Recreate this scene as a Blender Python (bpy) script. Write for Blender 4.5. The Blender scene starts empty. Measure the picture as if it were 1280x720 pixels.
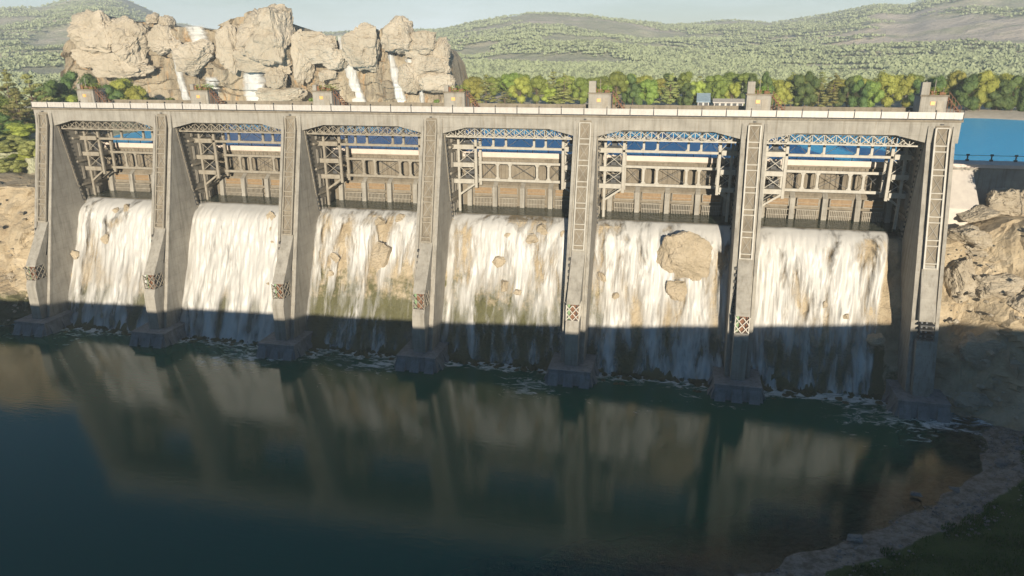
import bpy, bmesh, math, random
import numpy as np
from mathutils import Vector, Matrix, noise
random.seed(7)
rng = np.random.default_rng(7)
S = bpy.context.scene
COL = S.collection
R = math.radians

# ------------------------------------------------------------------ camera
CAM = Vector((110.34, -110.41, 47.83)); YAW, PIT, ROLL, FPX = .229, .319, -.007, 915.8
Fv = Vector((-math.sin(YAW)*math.cos(PIT), math.cos(YAW)*math.cos(PIT), -math.sin(PIT)))
Rv = Vector((math.cos(YAW), math.sin(YAW), 0)); Uv = Rv.cross(Fv)
R2 = Rv*math.cos(ROLL)+Uv*math.sin(ROLL); U2 = -Rv*math.sin(ROLL)+Uv*math.cos(ROLL)
cd = bpy.data.cameras.new('camera'); cam = bpy.data.objects.new('camera', cd); COL.objects.link(cam)
cam.matrix_world = Matrix(((R2.x, U2.x, -Fv.x, CAM.x), (R2.y, U2.y, -Fv.y, CAM.y), (R2.z, U2.z, -Fv.z, CAM.z), (0, 0, 0, 1)))
cd.sensor_width = 36; cd.lens = 36*FPX/1280; cd.clip_start = .5; cd.clip_end = 20000
S.camera = cam

def at(u, v, y):
    """surveyed point: sight line (u,v) met with the plane at depth y"""
    d = Fv+R2*((u-640)/FPX)+U2*((360-v)/FPX)
    return CAM+d*((y-CAM.y)/d.y)

# ------------------------------------------------------------------ light
SUN_EL, SUN_AZ = R(11), R(14)          # azimuth measured from -y towards +x
sd = bpy.data.lights.new('sun', 'SUN'); sun = bpy.data.objects.new('sun', sd); COL.objects.link(sun)
sdir = Vector((math.sin(SUN_AZ)*math.cos(SUN_EL), -math.cos(SUN_AZ)*math.cos(SUN_EL), math.sin(SUN_EL)))
sun.rotation_euler = sdir.to_track_quat('Z', 'Y').to_euler()
sd.energy = 5.0; sd.angle = R(.25); sd.color = (1, .88, .70)
W = bpy.data.worlds.new('World'); S.world = W; W.use_nodes = True
nt = W.node_tree; bg = nt.nodes['Background']
sky = nt.nodes.new('ShaderNodeTexSky'); sky.sky_type = 'NISHITA'; sky.sun_disc = False
sky.sun_elevation = SUN_EL; sky.sun_rotation = math.atan2(sdir.x, sdir.y)
sky.air_density = 1.0; sky.dust_density = 0.0; sky.ozone_density = 3.0
hs = nt.nodes.new('ShaderNodeHueSaturation'); hs.inputs['Saturation'].default_value = 1.45; nt.links.new(sky.outputs[0], hs.inputs['Color'])
# thin high cloud, thickest low over the hills
tc = nt.nodes.new('ShaderNodeTexCoord'); mp = nt.nodes.new('ShaderNodeMapping'); mp.inputs['Scale'].default_value = (1, 1, 7); nt.links.new(tc.outputs['Generated'], mp.inputs[0])
nz = nt.nodes.new('ShaderNodeTexNoise'); nz.inputs['Scale'].default_value = 2.6; nz.inputs['Detail'].default_value = 7; nz.inputs['Roughness'].default_value = .6; nt.links.new(mp.outputs[0], nz.inputs['Vector'])
cr = nt.nodes.new('ShaderNodeValToRGB'); cr.color_ramp.elements[0].position = .38; cr.color_ramp.elements[1].position = .72; nt.links.new(nz.outputs[0], cr.inputs[0])
sp = nt.nodes.new('ShaderNodeSeparateXYZ'); nt.links.new(tc.outputs['Generated'], sp.inputs[0])
el = nt.nodes.new('ShaderNodeMapRange'); el.inputs[1].default_value = 0; el.inputs[2].default_value = .2; el.inputs[3].default_value = 1; el.inputs[4].default_value = 0; nt.links.new(sp.outputs[2], el.inputs[0])
ml = nt.nodes.new('ShaderNodeMath'); ml.operation = 'MULTIPLY_ADD'; ml.inputs[1].default_value = .5; ml.inputs[2].default_value = .42; nt.links.new(cr.outputs[0], ml.inputs[0])
m2 = nt.nodes.new('ShaderNodeMath'); m2.operation = 'MULTIPLY'; nt.links.new(ml.outputs[0], m2.inputs[0]); nt.links.new(el.outputs[0], m2.inputs[1])
mx = nt.nodes.new('ShaderNodeMix'); mx.data_type = 'RGBA'; nt.links.new(m2.outputs[0], mx.inputs[0]); nt.links.new(hs.outputs[0], mx.inputs[6]); mx.inputs[7].default_value = (16.5, 19, 20.6, 1)
nt.links.new(mx.outputs[2], bg.inputs[0]); bg.inputs[1].default_value = .052
S.view_settings.view_transform = 'Standard'; S.view_settings.look = 'None'
S.view_settings.exposure = .72; S.view_settings.gamma = 1

# ------------------------------------------------------------------ materials
class NT:
    def __init__(s, name):
        s.m = bpy.data.materials.new(name); s.m.use_nodes = True
        s.t = s.m.node_tree; s.b = s.t.nodes['Principled BSDF']; s.out = s.t.nodes['Material Output']
    def n(s, typ, **k):
        o = s.t.nodes.new('ShaderNode'+typ)
        for a, b in k.items(): setattr(o, a, b)
        return o
    def l(s, a, b): s.t.links.new(a, b)
    def coord(s, scale=(1, 1, 1), obj=False):
        tc = s.n('TexCoord'); mp = s.n('Mapping'); mp.inputs['Scale'].default_value = scale
        if obj: s.l(tc.outputs['Object'], mp.inputs[0])
        else:
            g = s.n('NewGeometry'); s.l(g.outputs['Position'], mp.inputs[0])
        return mp.outputs[0]
    def noise(s, vec, scale, detail=6, rough=.6, dist=0):
        o = s.n('TexNoise'); o.inputs['Scale'].default_value = scale; o.inputs['Detail'].default_value = detail
        o.inputs['Roughness'].default_value = rough; o.inputs['Distortion'].default_value = dist
        s.l(vec, o.inputs['Vector']); return o.outputs[0]
    def ramp(s, fac, stops, interp='LINEAR'):
        o = s.n('ValToRGB'); cr = o.color_ramp; cr.interpolation = interp
        while len(cr.elements) < len(stops): cr.elements.new(.5)
        for e, (p, c) in zip(cr.elements, stops):
            e.position = p; e.color = (*c, 1) if len(c) == 3 else c
        s.l(fac, o.inputs[0]); return o.outputs[0]
    def mix(s, fac, a, b, mode='MIX'):
        o = s.n('Mix', data_type='RGBA', blend_type=mode)
        for sock, v in ((o.inputs[0], fac), (o.inputs[6], a), (o.inputs[7], b)):
            if hasattr(v, 'links'): s.l(v, sock)
            elif isinstance(v, (int, float)): sock.default_value = v
            else: sock.default_value = (*v, 1)
        return o.outputs[2]
    def math(s, op, a, b=0.0, clamp=False):
        o = s.n('Math', operation=op, use_clamp=clamp)
        for i, v in enumerate((a, b)):
            if hasattr(v, 'links'): s.l(v, o.inputs[i])
            else: o.inputs[i].default_value = v
        return o.outputs[0]
    def bump(s, h, strength=.4, dist=.1):
        o = s.n('Bump'); o.inputs['Strength'].default_value = strength; o.inputs['Distance'].default_value = dist
        s.l(h, o.inputs['Height']); s.l(o.outputs[0], s.b.inputs['Normal']); return o
    def col(s, c): s.l(c, s.b.inputs['Base Color'])
    def rough(s, r): s.b.inputs['Roughness'].default_value = r

def mat_mottled(name, c1, c2, scale=1.2, rough=.85, bump=.3, streak=0., metallic=0., dark=(.5, .5, .5)):
    k = NT(name); v = k.coord(); n1 = k.noise(v, scale, 8, .65)
    c = k.ramp(n1, [(.3, c1), (.7, c2)])
    if streak:
        n2 = k.noise(k.coord((1.6, 1.6, .09)), 1.5, 5, .6)
        c = k.mix(k.math('MULTIPLY', k.ramp(n2, [(.45, (0, 0, 0)), (.7, (1, 1, 1))]), streak), c, dark, 'MULTIPLY')
    k.col(c); k.rough(rough); k.b.inputs['Metallic'].default_value = metallic
    k.bump(k.noise(v, scale*6, 6, .7), bump, .08)
    return k.m

M = {}
def concrete(name, c1, c2, grid=True):
    k = NT(name); v = k.coord()
    n1 = k.noise(v, .45, 9, .7); c = k.ramp(n1, [(.3, c1), (.68, c2)])
    n3 = k.noise(k.coord((3.2, 3.2, .16)), 1.3, 5, .7)
    c = k.mix(k.math('MULTIPLY', k.ramp(n3, [(.54, (0, 0, 0)), (.7, (1, 1, 1))]), .5), c, (.62, .5, .38), 'MULTIPLY')
    n2 = k.noise(k.coord((1.3, 1.3, .07)), 1.2, 6, .65)
    c = k.mix(k.math('MULTIPLY', k.ramp(n2, [(.48, (0, 0, 0)), (.7, (1, 1, 1))]), .65), c, (.5, .48, .44), 'MULTIPLY')
    # foot of the structure, darkened in colour to deepen the shade there
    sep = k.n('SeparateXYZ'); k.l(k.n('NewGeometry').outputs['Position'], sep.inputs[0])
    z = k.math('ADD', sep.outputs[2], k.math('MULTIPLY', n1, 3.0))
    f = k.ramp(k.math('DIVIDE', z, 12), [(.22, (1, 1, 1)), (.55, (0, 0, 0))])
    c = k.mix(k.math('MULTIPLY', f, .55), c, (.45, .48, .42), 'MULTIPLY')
    hh = k.noise(v, 5, 6, .7)
    if grid:   # shuttering joints
        w = k.n('TexWave', wave_type='BANDS', bands_direction='Z', wave_profile='SAW'); w.inputs['Scale'].default_value = .21
        k.l(v, w.inputs['Vector'])
        j = k.ramp(w.outputs[1], [(.0, (0, 0, 0)), (.045, (1, 1, 1))])
        c = k.mix(k.math('MULTIPLY', k.math('SUBTRACT', 1, j), .3), c, (.4, .38, .35), 'MULTIPLY')
        hh = k.math('ADD', k.math('MULTIPLY', hh, .5), j)
    k.col(c); k.rough(.9); k.bump(hh, .35, .06); return k.m
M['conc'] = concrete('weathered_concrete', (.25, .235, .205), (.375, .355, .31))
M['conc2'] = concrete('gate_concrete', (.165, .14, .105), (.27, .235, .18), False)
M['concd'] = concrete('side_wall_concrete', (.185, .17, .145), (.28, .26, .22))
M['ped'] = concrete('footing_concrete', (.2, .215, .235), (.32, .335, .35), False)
M['white'] = mat_mottled('white_painted_steel', (.5, .47, .41), (.64, .61, .54), 1.5, .5, .1, .35, dark=(.7, .6, .48))
M['cream'] = mat_mottled('cream_painted_steel', (.23, .205, .165), (.35, .32, .26), 1.5, .55, .15, .4, dark=(.6, .5, .4))
M['rail'] = mat_mottled('white_guard_panel', (.46, .44, .41), (.56, .535, .5), 2, .35, .05, .3, dark=(.8, .75, .68))
M['lcream'] = mat_mottled('pale_painted_steel', (.35, .33, .285), (.47, .45, .395), 1.5, .5, .12, .35, dark=(.65, .56, .45))
M['peach'] = mat_mottled('pale_pink_walkway', (.56, .47, .41), (.66, .57, .5), 1, .6, .1)
M['rust'] = mat_mottled('rusty_steel', (.13, .06, .035), (.26, .13, .07), 4, .8, .4)
M['orange'] = mat_mottled('ochre_hatch', (.2, .13, .07), (.32, .22, .12), 3, .7, .2)
M['dark'] = mat_mottled('dark_steel', (.035, .037, .04), (.08, .08, .08), 3, .6, .2)
M['amber'] = mat_mottled('amber_sign', (.8, .4, .12), (.85, .48, .18), 3, .5, .05)
M['green'] = mat_mottled('faded_green_paint', (.14, .25, .12), (.25, .36, .2), 3, .6, .1)
M['brass'] = mat_mottled('bare_steel', (.35, .35, .36), (.5, .5, .52), 3, .35, .1, metallic=.8)
M['roofblue'] = mat_mottled('grey_blue_roof', (.2, .27, .32), (.3, .38, .43), 1, .7, .2)
M['plaster'] = mat_mottled('pale_plaster', (.5, .45, .4), (.62, .57, .5), 1, .8, .2)
M['bark'] = mat_mottled('bark', (.09, .06, .04), (.18, .13, .09), 3, .95, .6)

def rock_mat(name, c1, c2, c3, sc=.12, moss=False, bumpd=.5, streaks=False):
    k = NT(name); v = k.coord()
    n1 = k.noise(v, sc, 10, .65, .4)
    c = k.ramp(n1, [(.3, c1), (.5, c2), (.7, c3)])
    cr = k.n('TexVoronoi', feature='DISTANCE_TO_EDGE'); cr.inputs['Scale'].default_value = sc*2.2
    wv = k.n('Vector'+'Math', operation='ADD'); k.l(v, wv.inputs[0])
    nz = k.n('TexNoise'); nz.inputs['Scale'].default_value = sc*3; nz.inputs['Detail'].default_value = 6; k.l(v, nz.inputs['Vector'])
    sc_ = k.n('VectorMath', operation='SCALE'); k.l(nz.outputs[1], sc_.inputs[0]); sc_.inputs['Scale'].default_value = 1.2/sc*.25
    k.l(sc_.outputs[0], wv.inputs[1]); k.l(wv.outputs[0], cr.inputs['Vector'])
    crack = k.ramp(cr.outputs['Distance'], [(.0, (0, 0, 0)), (.06, (1, 1, 1))])
    c = k.mix(k.math('MULTIPLY', k.math('SUBTRACT', 1, crack), .12), c, (.45, .38, .3), 'MULTIPLY')
    if streaks:
        st = k.noise(k.coord((1, 1, .12)), .35, 6, .65)
        c = k.mix(k.math('MULTIPLY', k.ramp(st, [(.5, (0, 0, 0)), (.62, (1, 1, 1))]), .75), c, (.13, .105, .075))
        st2 = k.noise(k.coord((1.1, 1, .1)), .5, 5, .6)
        c = k.mix(k.math('MULTIPLY', k.ramp(st2, [(.56, (0, 0, 0)), (.66, (1, 1, 1))]), .6), c, (.5, .3, .13))
    if moss:
        at_ = k.n('Attribute', attribute_name='moss')
        mm = k.noise(v, .6, 8, .7)
        f = k.math('MULTIPLY', k.ramp(k.math('ADD', mm, k.math('MULTIPLY', k.math('SUBTRACT', at_.outputs[2], .5), .8)), [(.42, (0, 0, 0)), (.62, (1, 1, 1))]), .9)
        c = k.mix(f, c, (.085, .09, .03))
    k.col(c); k.rough(.92)
    h = k.math('ADD', k.noise(v, sc*8, 9, .7), k.math('MULTIPLY', crack, .12))
    k.bump(h, .8, bumpd); return k.m
M['rock'] = rock_mat('tan_rock', (.31, .24, .155), (.46, .375, .25), (.56, .475, .345), .25, True)
M['boulder'] = rock_mat('pale_boulder_rock', (.33, .275, .2), (.44, .38, .285), (.53, .465, .365), .3)
M['stone'] = rock_mat('pale_fall_stone', (.36, .3, .205), (.48, .4, .285), (.56, .48, .36), .3)
M['cliff'] = rock_mat('cliff_rock', (.38, .325, .24), (.49, .425, .325), (.57, .505, .405), .07, False, 1.2)
M['cliffwall'] = rock_mat('stained_cliff_rock', (.22, .18, .125), (.38, .32, .225), (.5, .43, .32), .06, False, 1.2, True)
M['greyrock'] = rock_mat('grey_shore_rock', (.16, .16, .15), (.26, .25, .23), (.36, .34, .31), .5)

def leaf_mat(name, c1, c2):
    k = NT(name); oi = k.n('ObjectInfo')
    v = k.coord((1, 1, 1)); n = k.noise(v, .5, 4, .6)
    c = k.ramp(n, [(.3, c1), (.7, c2)])
    hs = k.n('HueSaturation'); k.l(c, hs.inputs['Color'])
    k.l(k.math('ADD', k.math('MULTIPLY', oi.outputs['Random'], .05), .475), hs.inputs['Hue'])
    k.l(k.math('ADD', k.math('MULTIPLY', oi.outputs['Random'], .5), .75), hs.inputs['Value'])
    k.col(hs.outputs[0]); k.rough(.7)
    tr = k.n('BsdfTranslucent'); k.l(hs.outputs[0], tr.inputs[0])
    ms = k.n('MixShader'); ms.inputs[0].default_value = .25
    k.l(k.b.outputs[0], ms.inputs[1]); k.l(tr.outputs[0], ms.inputs[2]); k.l(ms.outputs[0], k.out.inputs[0])
    return k.m
M['leaf_yellow'] = leaf_mat('yellow_green_leaves', (.27, .3, .045), (.43, .45, .09))
M['leaf_green'] = leaf_mat('mid_green_leaves', (.15, .21, .04), (.29, .36, .07))
M['leaf_dark'] = leaf_mat('dark_green_leaves', (.07, .12, .035), (.15, .2, .05))
M['leaf_tan'] = leaf_mat('olive_tan_needles', (.22, .24, .07), (.36, .36, .12))

# ground, sand and grass
k = NT('ground'); v = k.coord(); a = k.n('Attribute', attribute_name='zone')
gr = k.ramp(k.noise(v, .35, 8, .7), [(.3, (.025, .06, .008)), (.7, (.05, .1, .015))])
sa = k.ramp(k.noise(v, .9, 10, .75), [(.25, (.07, .06, .045)), (.42, (.14, .12, .09)), (.58, (.3, .28, .24)), (.75, (.3, .2, .1))])
edge = k.ramp(k.math('ADD', a.outputs[2], k.math('MULTIPLY', k.math('SUBTRACT', k.noise(v, .6, 6, .7), .5), .5)), [(.47, (0, 0, 0)), (.55, (1, 1, 1))])
k.col(k.mix(edge, sa, gr)); k.rough(.95); k.bump(k.noise(v, 3, 9, .75), .7, .25); M['ground'] = k.m

M['hill_leaf'] = leaf_mat('hillside_leaves', (.32, .36, .2), (.47, .5, .3)); M['hill_leaf2'] = leaf_mat('dark_hillside_leaves', (.22, .27, .16), (.33, .38, .24)); M['hill_leaf3'] = leaf_mat('bright_hillside_leaves', (.32, .36, .2), (.45, .48, .28))  # hill foliage paled in colour to stand in for haze
k = NT('hill_ground'); v = k.coord()
n1 = k.noise(k.coord((1, 1, 2)), .0035, 9, .62, .5); n2 = k.noise(v, .03, 8, .7)
g = k.ramp(n2, [(.3, (.4, .43, .27)), (.5, (.54, .53, .36)), (.7, (.7, .63, .47))])  # hill ground lightened too, haze put into its colour
rk = k.ramp(n2, [(.3, (.66, .56, .44)), (.7, (.82, .72, .6))])
f = k.ramp(k.math('ADD', n1, k.math('MULTIPLY', k.math('SUBTRACT', n2, .5), .35)), [(.5, (0, 0, 0)), (.6, (1, 1, 1))])
k.col(k.mix(f, g, rk)); k.rough(1); k.bump(k.noise(v, .05, 9, .7), 1, 6); M['hills'] = k.m

def water_mat(name, deep, rough=.05, bs=.25, bd=.05, scale=(1, 2.2, 1), shallow=False, foam=False, ns=.8):
    k = NT(name); v = k.coord(scale)
    base = deep
    k.b.inputs['Base Color'].default_value = (*deep, 1); k.rough(rough); k.b.inputs['IOR'].default_value = 1.35
    h = k.math('ADD', k.noise(v, ns, 3, .5), k.math('MULTIPLY', k.noise(v, ns*4.2, 3, .55), .38))
    k.bump(h, bs, bd)
    last = k.b.outputs[0]
    if shallow:
        gl = k.n('BsdfGlossy'); gl.inputs['Roughness'].default_value = rough
        tr = k.n('BsdfTransparent'); tr.inputs[0].default_value = (.62, .72, .6, 1)
        fr = k.n('Fresnel'); fr.inputs[0].default_value = 1.33
        bnode = [n for n in k.t.nodes if n.type == 'BUMP'][0]
        k.l(bnode.outputs[0], gl.inputs['Normal']); k.l(bnode.outputs[0], fr.inputs['Normal'])
        m1 = k.n('MixShader'); k.l(fr.outputs[0], m1.inputs[0]); k.l(tr.outputs[0], m1.inputs[1]); k.l(gl.outputs[0], m1.inputs[2])
        a = k.n('Attribute', attribute_name='shallow')
        m2 = k.n('MixShader'); k.l(a.outputs[2], m2.inputs[0]); k.l(last, m2.inputs[1]); k.l(m1.outputs[0], m2.inputs[2])
        last = m2.outputs[0]
    if foam:
        a = k.n('Attribute', attribute_name='foam')
        fn = k.noise(k.coord((.5, 1, 1)), .8, 8, .68, 1.2)
        ff = k.ramp(k.math('ADD', fn, k.math('MULTIPLY', k.math('SUBTRACT', a.outputs[2], 1), .5)), [(.42, (0, 0, 0)), (.56, (1, 1, 1))])
        d = k.n('BsdfDiffuse'); d.inputs[0].default_value = (.7, .75, .75, 1)
        m3 = k.n('MixShader'); k.l(k.math('MULTIPLY', ff, .8), m3.inputs[0]); k.l(last, m3.inputs[1]); k.l(d.outputs[0], m3.inputs[2])
        last = m3.outputs[0]
    k.l(last, k.out.inputs[0]); return k.m
M['pool'] = water_mat('pool_water', (.004, .08, .045), .03, .15, .07, (.45, 2.3, 1), True, True, .95)
M['lake'] = water_mat('lake_water', (.08, .6, .98), .35, .8, .25, (1, 1, 1))
M['lake'].node_tree.nodes['Principled BSDF'].inputs['IOR'].default_value = 1.3

def fall_mat(name, seed, cov, low, sx=1.0, tint=(.56, .55, .52)):
    """white water in vertical strands; uv.x metres across, uv.y 0 at the lip .. 1 at the pool"""
    k = NT(name); tc = k.n('UVMap'); mp = k.n('Mapping'); mp.inputs['Scale'].default_value = (sx*.6, 1.5, 1); mp.inputs['Location'].default_value = (seed*7.3, seed*3.1, 0)
    k.l(tc.outputs[0], mp.inputs[0])
    n1 = k.noise(mp.outputs[0], .55, 6, .62, .35)
    mp2 = k.n('Mapping'); mp2.inputs['Scale'].default_value = (sx*2.4, 1.7, 1); mp2.inputs['Location'].default_value = (seed*3.3, seed, 0); k.l(tc.outputs[0], mp2.inputs[0])
    n2 = k.noise(mp2.outputs[0], 1., 7, .7, .5)
    sep = k.n('SeparateXYZ'); k.l(tc.outputs[0], sep.inputs[0])
    y = sep.outputs[1]
    s = k.math('ADD', k.math('MULTIPLY', k.math('SUBTRACT', n1, .5), 1.9), k.math('ADD', k.math('MULTIPLY', n2, .35), .59))
    s = k.math('ADD', s, k.math('MULTIPLY', y, low))
    a = k.ramp(k.math('ADD', s, cov-.5), [(.52, (.02, .02, .02)), (.64, (.5, .5, .5)), (.8, (.98, .98, .98))])
    ed = k.n('Attribute', attribute_name='edge'); a = k.math('MULTIPLY', a, k.math('SUBTRACT', 1, ed.outputs[2]))
    k.l(a, k.b.inputs['Alpha'])
    c = k.ramp(n1, [(.3, tuple(t*.82 for t in tint)), (.6, tint)])
    k.col(c); k.rough(.45); k.b.inputs['Subsurface Weight'].default_value = 0
    k.bump(n1, .3, .3); return k.m

# ------------------------------------------------------------------ mesh helpers
def tag(o, label=None, cat=None, group=None, kind=None):
    if label: o['label'] = label
    if cat: o['category'] = cat
    if group: o['group'] = group
    if kind: o['kind'] = kind
    return o
def thing(name, label, cat, loc=(0, 0, 0), group=None):
    o = bpy.data.objects.new(name, None); COL.objects.link(o); o.location = loc; o.empty_display_size = .5
    return tag(o, label, cat, group)
def mesh_obj(name, verts, faces, mat, parent=None, smooth=False):
    me = bpy.data.meshes.new(name); me.from_pydata([tuple(v) for v in verts], [], faces); me.update()
    me.materials.append(mat)
    if smooth: me.polygons.foreach_set('use_smooth', [True]*len(me.polygons))
    o = bpy.data.objects.new(name, me); COL.objects.link(o)
    if parent: o.parent = parent
    return o
def copy_tree(o, parent=None):
    c = o.copy(); COL.objects.link(c); c.parent = parent
    for ch in list(o.children): copy_tree(ch, c)
    return c
class MB:
    def __init__(s): s.v = []; s.f = []
    def raw(s, v, f):
        n = len(s.v); s.v += [tuple(a) for a in v]; s.f += [tuple(i+n for i in a) for a in f]; return s
    def box(s, x0, x1, y0, y1, z0, z1):
        return s.raw([(x0, y0, z0), (x1, y0, z0), (x1, y1, z0), (x0, y1, z0), (x0, y0, z1), (x1, y0, z1), (x1, y1, z1), (x0, y1, z1)],
                     [(0, 3, 2, 1), (4, 5, 6, 7), (0, 1, 5, 4), (1, 2, 6, 5), (2, 3, 7, 6), (3, 0, 4, 7)])
    def bar(s, a, b, w, h=None):
        a, b = Vector(a), Vector(b); d = (b-a).normalized(); h = h or w
        up = Vector((0, 1, 0)) if abs(d.y) < .9 else Vector((1, 0, 0))
        p = d.cross(up).normalized()*w/2; q = d.cross(p).normalized()*h/2
        vs = [a-p-q, a+p-q, a+p+q, a-p+q, b-p-q, b+p-q, b+p+q, b-p+q]
        return s.raw(vs, [(0, 3, 2, 1), (4, 5, 6, 7), (0, 1, 5, 4), (1, 2, 6, 5), (2, 3, 7, 6), (3, 0, 4, 7)])
    def prof(s, pts, x0, x1):
        """closed (y,z) outline extruded from x0 to x1"""
        n = len(pts); v = [(x0, y, z) for y, z in pts]+[(x1, y, z) for y, z in pts]
        f = [tuple(range(n)), tuple(range(2*n-1, n-1, -1))]+[(i, i+n, (i+1) % n+n, (i+1) % n) for i in range(n)]
        return s.raw(v, f)
    def tube(s, a, b, r, n=10, r2=None):
        a, b = Vector(a), Vector(b); d = (b-a).normalized(); r2 = r if r2 is None else r2
        p = d.orthogonal().normalized(); q = d.cross(p)
        vs = [a+(p*math.cos(t)+q*math.sin(t))*r for t in [2*math.pi*i/n for i in range(n)]]+[b+(p*math.cos(t)+q*math.sin(t))*r2 for t in [2*math.pi*i/n for i in range(n)]]
        return s.raw(vs, [tuple(range(n-1, -1, -1)), tuple(range(n, 2*n))]+[(i, (i+1) % n, (i+1) % n+n, i+n) for i in range(n)])
    def build(s, name, mat, parent=None, bevel=0, smooth=False):
        o = mesh_obj(name, s.v, s.f, mat, parent, smooth)
        bm = bmesh.new(); bm.from_mesh(o.data); bmesh.ops.recalc_face_normals(bm, faces=bm.faces); bm.to_mesh(o.data); bm.free()
        if bevel:
            b = o.modifiers.new('bevel', 'BEVEL'); b.width = bevel; b.segments = 1; b.limit_method = 'ANGLE'
        return o
def fbm(x, y, z=0., o=4, s=1.):
    return noise.fractal(Vector((x*s, y*s, z*s)), 1.0, 2.0, o, noise_basis='PERLIN_ORIGINAL')
def setattr_f(me, name, vals):
    a = me.attributes.new(name, 'FLOAT', 'POINT'); a.data.foreach_set('value', np.asarray(vals, dtype=np.float32))
def grid_faces(nu, nv): return [(i*nv+j, (i+1)*nv+j, (i+1)*nv+j+1, i*nv+j+1) for i in range(nu-1) for j in range(nv-1)]
def smooth01(a, b, x):
    t = min(1, max(0, (x-a)/(b-a))); return t*t*(3-2*t)
ORD = ['first', 'second', 'third', 'fourth', 'fifth', 'sixth', 'seventh', 'eighth', 'ninth', 'tenth', 'eleventh', 'twelfth', 'thirteenth', 'fourteenth']

# ------------------------------------------------------------------ dam
L = 24.; BAYTXT = ['leftmost spillway bay', 'second spillway bay from the left', 'third spillway bay from the left', 'fourth spillway bay from the left', 'fifth spillway bay from the left', 'rightmost spillway bay']
PIERTXT = ['leftmost', 'second from left', 'third from left', 'middle', 'fifth from left', 'sixth from left', 'rightmost']
HW = 1.72
def yf(z): return -9.2*(36-z)/33.8 if z < 36 else 0
# deck with haunched front beam
m = MB()
fx = []
bot = []
for i in range(6):
    x = L*i
    bot += [(x+HW, 35.0), (x+5.6, 35.95), (x+18.4, 35.95), (x+L-HW, 35.0)]
bot = [(-2.0, 35.0)]+bot+[(146.2, 35.0)]
top = [(146.2, 38.0), (-2.0, 38.0)]
out = bot+top; n = len(out)
vv = [(x, -.02, z) for x, z in out]+[(x, 1.0, z) for x, z in out]
# triangulated by strips: one quad per bottom segment
mb = MB()
for a, b in zip(bot[:-1], bot[1:]):
    (x0, z0), (x1, z1) = a, b
    mb.raw([(x0, -.03, z0), (x1, -.03, z1), (x1, -.03, 38), (x0, -.03, 38), (x0, 1, z0), (x1, 1, z1), (x1, 1, 38), (x0, 1, 38)],
           [(0, 1, 2, 3), (5, 4, 7, 6), (1, 0, 4, 5), (3, 2, 6, 7)])
mb.raw([(-2, -.03, 35), (-2, 1, 35), (-2, 1, 38), (-2, -.03, 38)], [(0, 1, 2, 3)])
mb.raw([(146.2, -.03, 35), (146.2, 1, 35), (146.2, 1, 38), (146.2, -.03, 38)], [(3, 2, 1, 0)])
dk = thing('dam_deck', 'long concrete deck beam with haunched underside running across the tops of all seven piers', 'dam deck')
o = mb.build('front_beam', M['conc'], dk)
MB().box(-2, 146.2, 1.002, 12.4, 37.3, 38.004).box(-2, 146.2, 11.4, 12.402, 36.2, 37.3).build('deck_slab', M['conc'], dk)
MB().box(-2.15, 146.35, -.28, .1, 37.78, 38.06).build('edge_ledge', M['conc2'], dk)
for i in range(7):
    MB().box(L*i-.28, L*i+.1, -.22, -.04, 37.38, 37.55).build('dark_notch', M['dark'], dk)  # small dark box marking the notch above each ladder
# guard rail
gr_ = thing('guard_rail', 'long white panelled guard rail along the front edge of the dam deck', 'guard rail', (0, 0, 38.06))
nP = 44; px0, pw = -2.1, 148.4/44
panel = None
for i in range(nP):
    if panel is None:
        mm = MB().box(.07, pw-.07, -.14, -.06, .12, .9).box(.03, pw-.03, -.2, 0, .9, 1.0)
        for q in range(1, 6): mm.box(q*pw/6-.02, q*pw/6+.02, -.17, -.138, .12, .9)
        panel = mm.build('panel', M['rail'], gr_); panel.location.x = px0; continue
    c = panel.copy(); COL.objects.link(c); c.location.x = px0+pw*i
post = None
for i in range(nP+1):
    if post is None:
        post = MB().box(-.05, .05, -.2, .06, 0, 1.26).box(-.1, .1, -.05, .1, 0, .1).build('post', M['dark'], gr_); post.location.x = px0; continue
    c = post.copy(); COL.objects.link(c); c.location.x = px0+pw*i
# rear parapet
MB().box(-2, 146, 12.2, 12.4, 38.0, 38.9)
tag(MB().box(-2, 146, 12.25, 12.4, 38.006, 38.7).build('rear_parapet', M['conc2']), 'low concrete parapet along the reservoir side of the dam deck behind the control houses', 'parapet')

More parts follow.
